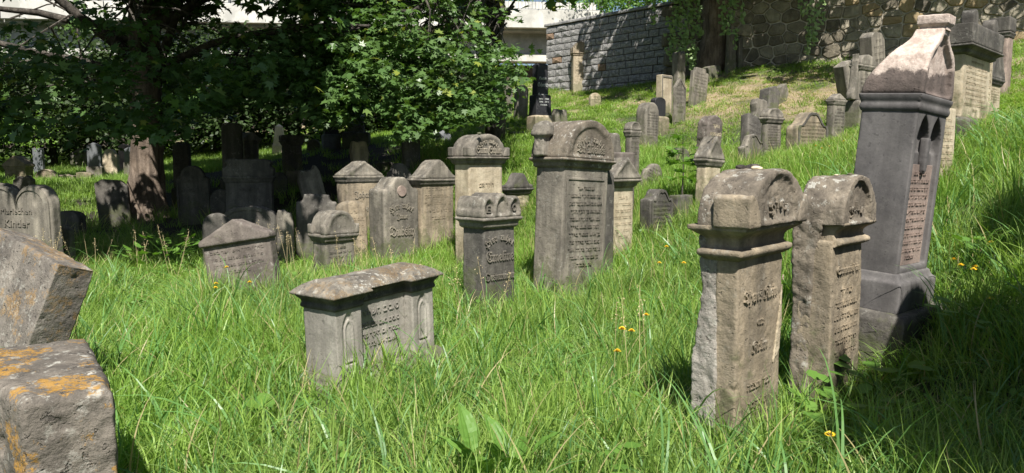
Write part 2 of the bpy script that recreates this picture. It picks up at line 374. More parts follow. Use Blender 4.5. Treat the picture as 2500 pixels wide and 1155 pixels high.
def flush_texts():
    made = []
    for (parent, lines, y, mat, depth, name, x0) in TEXTS:
        grp = []
        for (s, size, z, kind, width) in lines:
            if not s: continue
            if kind == 's': items = [(s, 0, None)]
            else: items = [(c, i, len(s)) for i, c in enumerate(s) if c != ' ']
            for (t, i, n) in items:
                cu = bpy.data.curves.new('t', 'FONT'); cu.body = t; cu.size = size; cu.extrude = depth; cu.align_x = 'CENTER'
                cu.resolution_u = 2
                o = bpy.data.objects.new('t', cu); COL.objects.link(o); grp.append((o, z, kind, width, i, n, size))
        made.append(grp)
    bpy.context.view_layer.update(); dg = bpy.context.evaluated_depsgraph_get()
    for (parent, lines, y, mat, depth, name, x0), grp in zip(TEXTS, made):
        Vs, Fs = [], []
        for (o, z, kind, width, i, n, size) in grp:
            me = bpy.data.meshes.new_from_object(o.evaluated_get(dg)); nv = len(me.vertices)
            if nv:
                co = np.empty(nv * 3, np.float32); me.vertices.foreach_get('co', co); co = co.reshape(-1, 3)
                if kind == 's':
                    ext = co[:, 0].max() - co[:, 0].min(); k = width / ext if ext > 0 else 1
                    k = max(.55, min(1.8, k)); P = np.c_[co[:, 0] * k + x0, y + co[:, 2] * -1, z + co[:, 1]]
                else:
                    R = width * .75; half = math.asin(min(.95, width * .5 / R)); th = -half + 2 * half * (i + .5) / n
                    c_, s_ = cos(th), sin(th); X = co[:, 0]; Z = co[:, 1] + R
                    P = np.c_[X * c_ + Z * s_ + x0, y + co[:, 2] * -1, -X * s_ + Z * c_ - R + z]
                base = len(Vs); Vs += P.tolist(); Fs += [tuple(v + base for v in pl.vertices) for pl in me.polygons]
            cu = o.data; bpy.data.objects.remove(o); bpy.data.curves.remove(cu); bpy.data.meshes.remove(me)
        if Vs:
            me = bpy.data.meshes.new(name); me.from_pydata(Vs, [], Fs); link(name, me, parent, mat)['kind'] = 'stuff'
    TEXTS.clear()

# ------------------------------------------------------------ gravestones
def profile(kind, w, h, rnd=random):
    hw = w / 2; P = [(-hw, 0), (hw, 0)]
    def arc(cx, cz, r, a0, a1, n, rz=None):
        rz = r if rz is None else rz
        return [(cx + r * cos(a0 + (a1 - a0) * i / n), cz + rz * sin(a0 + (a1 - a0) * i / n)) for i in range(n + 1)]
    if kind == 'flat': P += [(hw, h), (-hw, h)]
    elif kind == 'round': P += arc(0, h - hw, hw, 0, pi, 16)
    elif kind == 'seg': P += arc(0, h - hw * .45, hw, 0, pi, 14, hw * .45)
    elif kind == 'gable': P += [(hw, h - hw * .55), (0, h), (-hw, h - hw * .55)]
    elif kind == 'steep': P += [(hw, h - hw * 1.1), (0, h), (-hw, h - hw * 1.1)]
    elif kind == 'shoulder':
        r = hw * .74; P += [(hw, h - r * 1.05), (r, h - r * 1.05)] + arc(0, h - r, r, 0, pi, 14)[0:] + [(-r, h - r * 1.05), (-hw, h - r * 1.05)]
    elif kind == 'ogee':
        z0 = h - hw * .6
        P += [(hw, z0)] + [(hw * (1 - t), z0 + hw * .6 * (t * t * (3 - 2 * t))) for t in (.15, .3, .45, .6, .75, .9)] + [(0, h)]
        P += [(-x, z) for x, z in reversed(P[3:-1])] + [(-hw, z0)]
    elif kind == 'wave':
        z0 = h - hw * .5
        P += [(hw, z0 - hw * .12), (hw * .92, z0)] + [(hw * (1 - t), z0 + hw * .5 * (.5 - .5 * cos(pi * t)) - .03 * sin(2 * pi * t)) for t in (.25, .4, .55, .7, .85)] + [(0, h)]
        P += [(-x, z) for x, z in reversed(P[4:-1])] + [(-hw * .92, z0), (-hw, z0 - hw * .12)]
    elif kind == 'double':
        r = hw / 2; P += arc(r, h - r * 1.05, r * .98, 0, pi, 12) + arc(-r, h - r, r * .98, 0, pi, 12)
    elif kind == 'broken':
        k = 7; P += [(hw - 2 * hw * i / k, h * (1 - rnd.uniform(.0, .16) - (.12 if i in (0, k) else 0))) for i in range(k + 1)]
    elif kind == 'slant': P += [(hw, h * .82), (hw * .6, h * .95), (-hw * .5, h), (-hw, h * .93)]
    elif kind == 'notch': P += [(hw, h * .9), (hw * .7, h * .9), (hw * .62, h), (-hw * .62, h), (-hw * .7, h * .9), (-hw, h * .9)]
    elif kind == 'scroll':
        P += [(hw, h * .45), (hw * .8, h * .6), (hw * .95, h * .8), (hw * .7, h * .98), (hw * .2, h), (-hw * .2, h * .97), (-hw * .75, h), (-hw * .95, h * .82), (-hw * .75, h * .6), (-hw, h * .45)]
    return P
FOOT = []       # footprints (x, y, half extent along, half extent across, yaw) where no grass is rooted
GROUPS = 'old headstones standing in the grass'
_seed = [0]
def place(px, D, side, front, ytop, yaw, t=None, w=None, ctr=False):
    phi = atan((px - 1250) / F); A = radians(yaw); a = A + phi
    w = w if w is not None else front / F * D / max(.2, cos(a)); t = t if t is not None else side / F * D / max(.25, sin(a))
    c = at(px, 400, D); tv = Vector((cos(A), sin(A), 0)); nv = Vector((sin(A), -cos(A), 0))
    p = Vector((c.x, c.y, 0)) - nv * t / 2
    if not ctr: p += tv * w / 2
    z = tz(p.x, p.y); zt = at(px + (0 if ctr else front * .3), ytop, p.y - 0).z
    p.z = z; FOOT.append((p.x, p.y, w / 2, t / 2, A))
    return p, w, t, zt - z
def vox(D): return .012 if D < 6 else (.017 if D < 9.5 else .024)
def finish(shapes, D, wr=True, amp=None, bev=.012, chip=None):
    _seed[0] += 1
    me = me_of(shapes, bev if D > 17 or not wr else 0)
    if D <= 17 and wr:
        me = weather(me, vox(D), amp if amp is not None else (.005 if D < 9 else .006), _seed[0], chip if chip is not None else .012)
    return me
def S(label, px, D, side, front, ytop, kind='round', yaw=45, roll=0, pitch=0, mat='grey', t=None, w=None, ctr=False, capy=None, cap='barrel', capmat=None,
      base=None, basemat=None, n=0, lmat=None, frame=False, name='gravestone', cat='gravestone', over=.05, lines=None, lz=None, group=None, amp=None, taper=1.0, chip=None):
    p, w, t, H = place(px, D, side, front, ytop, yaw, t, w, ctr)
    root = empty(name, p, (radians(pitch), radians(roll), radians(yaw))); tag(root, label, cat, group)
    zb = -.25; z0 = 0
    if base:
        bh = base[0]; bo = base[1]
        me = finish([rings([(w / 2 + bo, t / 2 + bo, zb), (w / 2 + bo, t / 2 + bo, bh - .04), (w / 2 + bo * .35, t / 2 + bo * .35, bh)])], D, amp=amp)
        link('base', me, root, basemat or mat); z0 = bh - .01
    if capy is None:
        if kind in ('obelisk', 'pillar'):
            tp = taper if taper != 1.0 else (.72 if kind == 'obelisk' else .97)
            pk = w * .22 if kind == 'obelisk' else w * .12
            me = finish([rings([(w / 2, t / 2, z0 if base else zb), (w / 2 * tp, t / 2 * tp, H - pk), (.012 if kind == 'obelisk' else w / 2 * tp * .6, .012 if kind == 'obelisk' else t / 2 * tp * .6, H)])], D, amp=amp, wr=mat not in ('black', 'slate', 'cream'))
            link('shaft', me, root, mat)
        else:
            poly = profile(kind, w, H, random.Random(_seed[0])); zz = z0 if base else zb
            poly = [(x * (1 if z < H * .5 else taper), z if z > 0 else zz) for x, z in poly]
            me = finish([extr(poly, -t / 2, t / 2)], D, amp=amp, chip=chip, wr=mat not in ('black', 'slate'))
            if kind in ('double', 'broken') and D > 17: pass
            link('slab', me, root, mat)
            if frame:        # raised rim that follows the outline of the slab
                inn = [(x * .84, (z - H * .5) * .88 + H * .5) for x, z in profile(kind, w, H, random.Random(_seed[0] - 1))]
                k = len(inn); outp = profile(kind, w * .96, H * .985, random.Random(_seed[0] - 1)); V = []; Fc = []
                yf = -t / 2 - .014
                for (x, z) in outp: V.append((x, yf, max(z, .02)))
                for (x, z) in inn: V.append((x, yf, max(z, .1)))
                for (x, z) in outp: V.append((x, -t / 2 + .01, max(z, .02)))
                for (x, z) in inn: V.append((x, -t / 2 + .01, max(z, .1)))
                for i in range(k):
                    j = (i + 1) % k; Fc += [(i, j, k + j, k + i), (j, i, 2 * k + i, 2 * k + j), (k + i, k + j, 3 * k + j, 3 * k + i)]
                link('rim', me_of([(V, Fc)]), root, capmat or mat)
        top = H * (.82 if kind in ('round', 'ogee', 'wave', 'shoulder', 'double') else .9)
    else:
        zc = at(px, capy, p.y).z - p.z; ch = H - zc; o = over
        me = finish([rings([(w / 2, t / 2, z0 if base else zb), (w / 2 * taper, t / 2 * taper, zc - .05)])], D, amp=amp, chip=chip)
        link('shaft', me, root, mat); cm = capmat or mat
        me = finish([rings([(w / 2 + .004, t / 2 + .004, zc - .1), (w / 2 + o * .45, t / 2 + o * .45, zc - .075), (w / 2 + o * .45, t / 2 + o * .45, zc - .05), (w / 2 + o * .2, t / 2 + o * .2, zc - .045),
                            (w / 2 + o, t / 2 + o, zc - .01), (w / 2 + o, t / 2 + o, zc + .02)])], D, amp=.002, chip=.004)
        link('cornice', me, root, cm)
        W2 = w + 2 * o - .02; T2 = t + 2 * o - .02; zb2 = zc + .012
        if cap in ('barrel', 'barrelears', 'gable', 'ogee', 'seg', 'wave', 'scroll', 'flat', 'triarch'):
            hh = H - zb2
            if cap in ('barrel', 'barrelears'):
                rw = W2 / 2 * (.84 if cap == 'barrelears' else .93)
                poly = [(-rw, zb2), (rw, zb2)] + [(rw * cos(pi * i / 18), zb2 + .03 + (hh - .03) * sin(pi * i / 18)) for i in range(19)]
            elif cap == 'triarch':
                poly = [(-W2 / 2, zb2), (W2 / 2, zb2), (W2 / 2, zb2 + hh * .3)]
                for cx, r in ((W2 * .33, W2 * .145), (0, W2 * .175), (-W2 * .33, W2 * .145)):
                    poly += [(cx + r * cos(pi * i / 8), zb2 + hh * .3 + hh * (.58 if cx else .70) * sin(pi * i / 8) ** .8) for i in range(9)]
                poly += [(-W2 / 2, zb2 + hh * .3)]
            elif cap == 'gable': poly = [(-W2 / 2, zb2), (W2 / 2, zb2), (W2 / 2, zb2 + .03), (0, H), (-W2 / 2, zb2 + .03)]
            elif cap == 'flat': poly = [(-W2 / 2, zb2), (W2 / 2, zb2), (W2 / 2, H), (-W2 / 2, H)]
            else:
                poly = [(x, z + zb2) for x, z in profile({'seg': 'seg', 'ogee': 'ogee', 'wave': 'wave', 'scroll': 'scroll'}[cap], W2 * .98, hh)]
                if cap in ('ogee', 'seg', 'wave'):      # keep eaves on the cornice
                    q = []; m0 = min(z for x, z in poly[2:]); 
                    for x, z in poly[:2]: q.append((x, z))
                    for x, z in poly[2:]: q.append((x, zb2 + .03 + (z - m0) / max(.01, H - m0) * (hh - .03)))
                    poly = q
            cm_ = me_of([extr(poly, -T2 / 2, T2 / 2)])
            if cap == 'triarch':
                for cx, r in ((W2 * .33, W2 * .11), (0, W2 * .135), (-W2 * .33, W2 * .11)):
                    cm_ = cut(cm_, me_of([extr([(cx - r, zb2 + .03), (cx + r, zb2 + .03)] + [(cx + r * cos(pi * i / 8), zb2 + hh * .3 + hh * (.42 if cx else .52) * sin(pi * i / 8)) for i in range(9)], -T2 / 2 - .1, -T2 / 2 + .035)]))
            if cap in ('barrel', 'barrelears', 'gable') and D < 15:
                k = .78; inner = [(x * k, zb2 + .03 + (z - zb2) * k * .95) for x, z in poly]
                cm_ = cut(cm_, me_of([extr(inner, -T2 / 2 - .1, -T2 / 2 + .02)]))
            sh = cm_
            if D <= 17: sh = weather(cm_, vox(D), .006, _seed[0] + 50)
            link('cap', sh, root, cm)
            if cap == 'barrelears':
                for s in (-1, 1):
                    e = W2 * .16; hh2 = hh * .46; x1 = s * W2 / 2
                    q = [(x1, zb2), (x1, zb2 + hh2)] + [(x1 - s * e * sin(pi / 2 * i / 6), zb2 + hh2 * (cos(pi / 2 * i / 6))) for i in range(1, 7)]
                    ear = [extr(q if s > 0 else q, -T2 / 2 - .01, -T2 / 2 + .12), extr(q, T2 / 2 - .12, T2 / 2 + .005)]
                    for e_ in ear: link('acroterion', finish([e_], D, amp=.002), root, cm)
        top = zc - .12
    if lines: put_lines(root, lines, -t / 2 * (1 if capy is None else 1) - .002, lmat, .006)
    if n:
        za = lz[0] if lz else H * .22; zb_ = lz[1] if lz else top
        heb_block(root, w * .8, za, zb_, n, -t / 2 - .001, _seed[0], lmat or mat, .005)
    return root, w, t, H, p

exec_order = None
# --- the near row -------------------------------------------------------------
# headstone with the rough lichened back and barrel cap
p, w, t, H = place(1812, 4.05, 0, 0, 412, 46, t=.2, w=.58)
r = empty('gravestone', p, (radians(0), radians(-.6), radians(46)))
tag(r, 'tall tan headstone with barrel cap and the name Theres Klein, nearest stone in front', 'gravestone')
zc = 1.285
link('shaft', finish([rings([(.29, .07, -.25, 0, -.03), (.285, .068, zc - .14, 0, -.03)])], 4, amp=.006, chip=.02), r, 'tan')
link('rough_back', finish([rings([(.30, .075, -.25, 0, .1), (.305, .08, .5, 0, .095), (.28, .05, zc - .35, 0, .08), (.29, .06, zc - .05, 0, .09)])], 4, amp=.02, chip=.04), r, 'rough')
link('cornice', finish([rings([(.29, .1, zc - .19), (.325, .135, zc - .165), (.335, .142, zc - .155), (.335, .142, zc - .13), (.29, .102, zc - .115), (.295, .108, zc - .06), (.33, .14, zc - .04), (.362, .185, zc - .012), (.362, .185, zc + .012)])], 4, amp=.0015, chip=.005), r, 'tan')
hh = H - zc
poly = [(-.35, zc), (.35, zc)] + [(.35 * cos(pi * i / 20), zc + .02 + (hh - .02) * sin(pi * i / 20) ** .85) for i in range(21)]
cm_ = me_of([extr(poly, -.2, .13)])
cm_ = cut(cm_, me_of([extr([(x * .6 + .02, zc + .03 + (z - zc) * .8) for x, z in poly], -.3, -.18)]))
link('cap', weather(cm_, .012, .012, 3, .03), r, 'cap')
for s in (-1, 1):
    q = [(s * .375, zc), (s * .375, zc + .17)] + [(s * (.375 - .13 * sin(pi / 2 * i / 6)), zc + (.2 if s < 0 else .17) * cos(pi / 2 * i / 6)) for i in range(1, 7)]
    link('acroterion', finish([extr(q, -.208, -.05 if s > 0 else .02)], 4, amp=.006), r, 'tan' if s < 0 else 'cap')
put_lines(r, [(frak('Theres Klein'), .105, .845, 's', .42), (frak('aus'), .07, .70, 's', .09), (frak('Kolin'), .09, .545, 's', .2)], -.102, 'tan', .007)
put_lines(r, [('\u05d4\u05d1\u05e6\u05e0\u05ea \u05e7\u05e4\u05dc', .055, .33, 's', .3), ('\u05e8\u05d1\u05e7\u05e0 \u05dd\u05d5\u05d9', .055, .22, 's', .26)], -.105, 'tan', .006)
put_lines(r, [(frak('Hier'), .095, zc + .1, 'a', .2)], -.187, 'cap', .008, x0=.02)
TH = (p.copy(), H, radians(46))
link('scar', weather(me_of([extr([(.17, .42), (.27, .50), (.29, .97), (.24, .72)], -.108, -.09)]), .012, .004, 5), r, 'pale')
# second stone
p, w, t, H = place(2046, 4.75, 0, 0, 428, 46, t=.22, w=.56)
r = empty('gravestone', p, (radians(-1), radians(.6), radians(46)))
tag(r, 'weathered headstone with chipped barrel cap between the Theres Klein stone and the tall monument', 'gravestone')
zc = at(2012, 545, p.y).z - p.z
link('shaft', finish([rings([(.28, .115, -.25), (.275, .11, zc - .1)])], 4, amp=.008, chip=.03), r, 'tan')
link('rough_back', finish([rings([(.28, .06, -.25, 0, .1), (.285, .07, zc - .25, 0, .08), (.29, .1, zc + .02, 0, .05), (.27, .09, zc + .12, 0, .05)])], 4, amp=.018, chip=.04), r, 'cap')
link('cornice', finish([rings([(.27, .1, zc - .15, 0, -.015), (.285, .11, zc - .13, .03, -.045), (.285, .11, zc - .1, .03, -.045), (.265, .1, zc - .085, .01, -.01), (.27, .1, zc - .04, .015, -.02), (.30, .13, zc - .005, .04, -.05), (.30, .13, zc + .02, .04, -.05)])], 4, amp=.002, chip=.006), r, 'tan')
hh = H - zc
poly = [(-.3, zc), (.3, zc)] + [(.3 * cos(pi * i / 20), zc + .02 + (hh - .02) * sin(pi * i / 20) ** .9) for i in range(21)]
poly = [(x + (.03 if x > -.25 else .01), z) for x, z in poly]
cm_ = cut(me_of([extr(poly, -.18, .13)]), me_of([extr([(x * .66, zc + .02 + (z - zc) * .82) for x, z in poly], -.3, -.15)]))
link('cap', weather(cm_, .012, .014, 8, .035), r, 'cap')
q = [(.335, zc), (.335, zc + .17)] + [(.335 - .1 * sin(pi / 2 * i / 6), zc + .17 * cos(pi / 2 * i / 6)) for i in range(1, 7)]
link('acroterion', finish([extr(q, -.175, -.04)], 4, amp=.003), r, 'cap')
put_lines(r, [(frak('Jakob'), .085, zc + .09, 'a', .22)], -.155, 'cap', .012)
put_lines(r, [(frak('Sonnenschein'), .075, zc - .33, 's', .4)], -.118, 'tan', .007)
heb_block(r, .44, .25, zc - .4, 7, -.115, 5, 'tan', .006)
TH2 = (p.copy(), H, radians(46))
# tall dark monument
p, w, t, H = place(2186, 5.35, 0, 0, 44, 44, t=.40, w=.65)
r = empty('monument', p, (radians(3.8), radians(1.5), radians(44)))
tag(r, 'tall dark monument with curved pale pink roof and twin pointed niches on a stepped plinth', 'monument')
z1 = .40; z2 = .66; z3 = at(2190, 262, 5.4).z - p.z; z4 = z3 + .07
link('lower_plinth', finish([rings([(.51, .35, -.3), (.51, .35, z1 - .05), (.49, .33, z1)])], 5, amp=.006, chip=.02), r, 'dark')
link('upper_plinth', finish([rings([(.40, .26, z1 - .01), (.40, .26, z2 - .04), (.37, .235, z2 - .03), (.35, .215, z2 + .02)])], 5, amp=.002, chip=.01), r, 'monument')
sh = me_of([rings([(.34, .2, z2), (.335, .195, z3)])])
def lancet(cx, hw, z0, zs, k=1.25, n=8):
    R = hw * 2 * k / 1.25; P = [(cx - hw, z0), (cx + hw, z0), (cx + hw, zs)]
    for i in range(1, n): 
        a = (pi / 3) * i / n; P.append((cx - hw + 2 * hw * cos(a), zs + 2 * hw * sin(a) * k / 1.25))
    P.append((cx, zs + 2 * hw * sin(pi / 3) * k / 1.25))
    for i in range(n - 1, 0, -1):
        a = (pi / 3) * i / n; P.append((cx + hw - 2 * hw * cos(a), zs + 2 * hw * sin(a) * k / 1.25))
    P.append((cx - hw, zs)); return P
za = z3 - .30
sh = cut(sh, me_of([extr([(-.275, z2 + .06), (.275, z2 + .06), (.275, za), (-.275, za)], -.4, -.145)]))
for cx in (-.142, .142): sh = cut(sh, me_of([extr(lancet(cx, .132, za - .01, za + .03), -.4, -.12)]))
link('shaft', weather(sh, .012, .0015, 2, .003), r, 'monument')
link('panel', me_of([box(-.273, .273, -.16, -.142, z2 + .062, za - .1)], .003), r, 'pinkpanel')
heb_block(r, .49, z2 + .1, za - .13, 12, -.162, 77, 'pinkpanel', .006)
link('pendant', finish([rings([(.02, .02, za - .17, 0, -.17), (.035, .03, za - .08, 0, -.17), (.03, .03, za + .1, 0, -.17)])], 5, amp=.001), r, 'monument')
link('cornice', finish([rings([(.34, .2, z3 - .03), (.352, .212, z3), (.352, .212, z3 + .02), (.34, .2, z3 + .028), (.358, .218, z4), (.362, .222, z4 + .03)])], 5, amp=.001, chip=.003), r, 'monument')
capH = H - z4 - .03; zb2 = z4 + .025
half = []
for i in range(13):
    s = i / 12; x = .42 * (1 - s) ** .9 * (1 + .0) + .085; 
    x = .44 - .355 * (s ** 1.9 if s < .45 else (.45 ** 1.9 + (s - .45) * 1.36 - (s - .45) ** 2 * .35) / (.45 ** 1.9 + .55 * 1.36 - .55 ** 2 * .35) * 1.0)
    half.append((x, zb2 + .02 + (capH * .80) * s))
half = [(.345, zb2), (.35, zb2 + .03), (.345, zb2 + .10), (.32, zb2 + .20), (.285, zb2 + .28), (.23, zb2 + .335), (.155, zb2 + .38), (.095, zb2 + .43), (.06, zb2 + .49)]
hk = capH / .58; half = [(x, zb2 + (z - zb2) * hk) for x, z in half]
poly = [(-.345, zb2)] + [half[0]] + half[1:] + [(-x, z) for x, z in reversed(half[1:])]
cm_ = me_of([extr(poly, -.215, .21)])
cm_ = cut(cm_, me_of([extr([(x * .8, zb2 + .02 + (z - zb2) * .84) for x, z in poly], -.5, -.175)]))
_zt = half[-1][1]
cm_ = weather(cm_, .013, .004, 21, .012)
for v_ in cm_.vertices:
    k_ = max(0, min(1, (v_.co.z - zb2) / (_zt - zb2))); k_ = k_ * k_ * (3 - 2 * k_)
    if v_.co.y > -.17: v_.co.y = -.17 + (v_.co.y + .17) * (1 - .6 * k_)
link('roof', cm_, r, 'pinkcap')
ztop = half[-1][1]
link('ridge_block', finish([rings([(.06, .1, ztop - .02, 0, -.13), (.05, .09, ztop + .01, 0, -.13), (.075, .11, ztop + .025, 0, -.13), (.075, .11, H, 0, -.13)])], 5, amp=.004), r, 'pinkcap')
# low double pillar tomb
p, w, t, H = place(808, 5.0, 0, 0, 668, 53, t=.34, w=1.03); p.z -= .02
r = empty('tomb', p, (radians(0), radians(-2.2), radians(54))); r.scale = (.83, .86, 1)
tag(r, 'low wide tomb with hipped lichened top and two pointed arch niches beside a recessed panel', 'tomb')
H = .86; zp = .17; zs = .675
link('plinth', finish([rings([(.72, .32, -.3), (.70, .30, zp - .08), (.62, .22, zp)])], 5, amp=.012, chip=.03), r, 'grey')
for s in (-1, 1):
    cx = s * .455
    pm = me_of([box(cx - .145, cx + .145, -.2, .2, zp - .01, zs)])
    pm = cut(pm, me_of([extr(lancet(cx, .078, zp + .06, zs - .19), -.4, -.185)]))
    pil = link('pillar', weather(pm, .011, .002, 4 + s, .006), r, 'tombgrey')
    link('niche_rim', weather(cut(me_of([extr(lancet(cx, .056, zp + .08, zs - .2), -.198, -.18)]), me_of([extr(lancet(cx, .042, zp + .095, zs - .2), -.3, -.188)])), .008, .001, 3), r, 'tombgrey')
link('panel', finish([box(-.315, .315, -.10, .19, zp - .02, zs)], 5, amp=.003), r, 'tombgrey')
put_lines(r, [(heb(.45, .07, random.Random(3)), .07, .53, 's', .46), (heb(.45, .05, random.Random(4)), .05, .445, 's', .46), (heb(.45, .05, random.Random(5)), .05, .37, 's', .46), (heb(.4, .05, random.Random(6)), .05, .295, 's', .4)], -.104, 'tombgrey', .006)
def hplan(o, rec): return [(-.6 - o, -.2 - o), (-.31 + o, -.2 - o), (-.31 + o, -.1 - o + rec), (.31 - o, -.1 - o + rec), (.31 - o, -.2 - o), (.6 + o, -.2 - o), (.6 + o, .2 + o), (-.6 - o, .2 + o)]
def stack(levels):
    V = []; Fc = []; n = 8
    for (o, z) in levels: V += [(x, y, z) for x, y in hplan(o, 0)]
    Fc.append(tuple(reversed(range(n))))
    for i in range(len(levels) - 1):
        for k in range(n): Fc.append((i * n + k, i * n + (k + 1) % n, (i + 1) * n + (k + 1) % n, (i + 1) * n + k))
    Fc.append(tuple((len(levels) - 1) * n + k for k in range(n))); return V, Fc
link('cornice', finish([stack([(.0, zs - .04), (.02, zs - .03), (.022, zs - .012), (.01, zs), (.012, zs + .02), (.045, zs + .045), (.05, zs + .06)])], 5, amp=.0015, chip=.005), r, 'dark')
link('top', finish([stack([(.045, zs + .055), (.08, zs + .062), (.08, zs + .076), (.02, zs + .118), (-.05, zs + .148), (-.075, zs + .155)])], 5, amp=.006, chip=.015), r, 'benchcap')
# near left block and leaning slab
p, w, t, H = place(42, 2.45, 0, 0, 950, 38, t=.95, w=.28)
r = empty('gravestone', p, (0, 0, radians(34))); tag(r, 'thick broken block covered in orange lichen in the front corner', 'gravestone')
zt = at(70, 965, 2.5).z - p.z
def quad(z, k=0): return [(-.14 + k, -.47 + k, z), (.14 - k, -.47 + k, z), (.13 - k, .47 - k, z), (-.42 + k, .47 - k, z)]
Vq = quad(-.3) + quad(zt - .03) + quad(zt, .02)
link('block', weather(me_of([(Vq, [(3, 2, 1, 0), (8, 9, 10, 11)] + [(a_ * 4 + k, a_ * 4 + (k + 1) % 4, a_ * 4 + 4 + (k + 1) % 4, a_ * 4 + 4 + k) for a_ in (0, 1) for k in range(4)])]), .012, .014, 12, .04), r, 'orange')
p, w, t, H = place(-75, 4.1, 0, 0, 590, 60, t=.8, w=.22)
r = empty('gravestone', p, (radians(13), radians(17), radians(60))); tag(r, 'thick plain slab leaning steeply over behind the lichened block', 'gravestone')
link('slab', weather(me_of([rings([(.115, .42, -.4), (.115, .42, 1.14)])]), .012, .009, 14, .03), r, 'orangeless')

# --- middle distance, front to back --------------------------------------------
HB = frak
r, w, t, H, p = S('narrow headstone with three small arches on its cap and the name Emeline Oesterreicher', 1180, 7.6, 55, 82, 470, capy=532, cap='triarch', mat='dark', capmat='grey', over=.06, taper=.97)
put_lines(r, [(HB('Hier ruhet'), .105, .80, 'a', .36), (HB('Emeline'), .15, .58, 's', .40), (HB('Oesterreicher'), .12, .38, 's', .42)], -t / 2 - .003, 'grey', .008)
put_lines(r, [('E', .11, H - .2, 's', .06)], -t / 2 - .02, 'grey', .012, x0=-w * .4)
put_lines(r, [('O', .11, H - .2, 's', .06)], -t / 2 - .02, 'grey', .012, x0=w * .4)
r, w, t, H, p = S('big grey headstone with barrel cap and the name Meiles, carved corner ornament', 1368, 8.2, 70, 116, 294, capy=392, cap='barrel', mat='grey', over=.075, roll=2.6, capmat='cap')
zc = at(1368, 392, 8.2).z - p.z
for (x0, x1, za, zb) in ((-w / 2 + .05, -w / 2 + .075, .15, zc - .2), (w / 2 - .075, w / 2 - .05, .15, zc - .2), (-w / 2 + .076, w / 2 - .076, zc - .225, zc - .2)):
    link('panel_rim', me_of([box(x0, x1, -t / 2 - .012, -t / 2 + .01, za, zb)], .003), r, 'grey')
put_lines(r, [(HB('Hier ruht'), .105, zc + .215, 'a', .42), (HB('Dr Meiles'), .135, zc + .085, 's', .5)], -t / 2 - .047, 'letter', .01)
heb_block(r, w * .74, .32, zc - .26, 11, -t / 2 - .003, 9, 'grey', .009)
for (ox, oz, sx) in ((-w / 2 - .06, zc + .05, 1),):
    link('ornament', finish([rings([(.06, .08, oz - .02, ox, -t / 2 + .3), (.055, .07, oz + .2, ox, -t / 2 + .3), (.085, .12, oz + .22, ox, -t / 2 + .3), (.07, .1, oz + .34, ox + .03, -t / 2 + .3), (.03, .04, oz + .38, ox + .04, -t / 2 + .3)]),
                             rings([(.03, .05, oz - .02, ox + .1, -t / 2 + .3), (.05, .07, oz + .1, ox + .08, -t / 2 + .3), (.02, .03, oz + .24, ox + .07, -t / 2 + .3)])], 8, amp=.012, chip=.03), r, 'grey')
r, w, t, H, p = S('leaning headstone with gabled top and a shadow line under the pediment', 502, 8.4, 0, 0, 535, kind='gable', yaw=-3, roll=-9, pitch=-4, mat='purple', t=.2, w=.8, n=5, lz=(.35, .75), chip=.02)
link('pediment', finish([extr([(-.42, H - .27), (.42, H - .27), (.42, H - .2), (.03, H + .01), (-.42, H - .2)], -.15, .1)], 8), r, 'purple')
r, w, t, H, p = S('small headstone with half round top and corner shoulders behind the low tomb', 790, 9.8, 32, 72, 512, capy=572, cap='barrelears', mat='grey', over=.06, n=6, pitch=0, lz=(.12, .5))
r, w, t, H, p = S('grey headstone with the name Dubsky and a round medallion at its head', 936, 11, 39, 87, 434, kind='wave', mat='grey', name='gravestone')
put_lines(r, [(HB('Hier ruhet'), .13, H - .46, 'a', .36), (HB('Josue'), .11, H - .62, 's', .2), (HB('Dubsky'), .2, H - .88, 's', .46)], -t / 2 - .004, 'letter', .01)
_m = bmesh.new(); bmesh.ops.create_cone(_m, cap_ends=True, segments=24, radius1=.085, radius2=.08, depth=.02, matrix=Matrix.Translation((0, -t / 2 - .006, H - .2)) @ Matrix.Rotation(pi / 2, 4, 'X')); _me = bpy.data.meshes.new('medallion'); _m.to_mesh(_me); _m.free(); link('medallion', _me, r, 'pinkpanel')
r, w, t, H, p = S('tan headstone with a hipped cap and the name Johann Hawelka', 845, 12.2, 25, 86, 392, capy=432, cap='gable', mat='tan', capmat='grey', over=.04)
put_lines(r, [(HB('Johann'), .15, H - .62, 's', .4), (HB('Hawelka'), .15, H - .85, 's', .46)], -t / 2 - .003, 'letter', .008)
S('low tan stone with rounded top and deep cut Hebrew rows leaning on the Hawelka stone', 832, 11.3, 6, 66, 490, kind='seg', mat='tan', n=6, t=.14, lmat=None, pitch=-4)
S('headstone with scrolled ogee cap and carved flower, a tan vein across its face', 1028, 11.6, 24, 82, 390, capy=438, cap='ogee', mat='tan', capmat='grey', n=6, over=.06, lmat=None, lz=(.45, 1.15))
r, w, t, H, p = S('large headstone with barrel cap and the name Simon Schiller', 1145, 10.6, 37, 86, 328, capy=386, cap='barrelears', mat='pale', capmat='grey', over=.08, n=0)
zc = at(1145, 386, 10.6).z - p.z
put_lines(r, [(HB('Hier ruhet'), .09, zc + .22, 'a', .3), (HB('Simon Schiller'), .15, zc + .07, 's', .5)], -t / 2 - .06, 'letter', .01)
heb_block(r, w * .8, zc - .9, zc - .3, 4, -t / 2 - .002, 19, 'tan', .006)
S('broad dark pedimented headstone half hidden behind the Meiles stone', 1240, 12.2, 8, 55, 424, capy=462, cap='wave', mat='pale', capmat='dark', over=.06, n=3)
S('pale headstone with gabled cap just behind the Meiles stone', 1497, 9.5, 22, 52, 384, capy=440, cap='gable', mat='pale', capmat='grey', over=.09, n=7, lz=(.3, .9))
S('small dark headstone with steep gable touching the corner of the Meiles stone', 1478, 8.9, 10, 24, 412, kind='steep', mat='dark', yaw=45, t=.16, n=0)
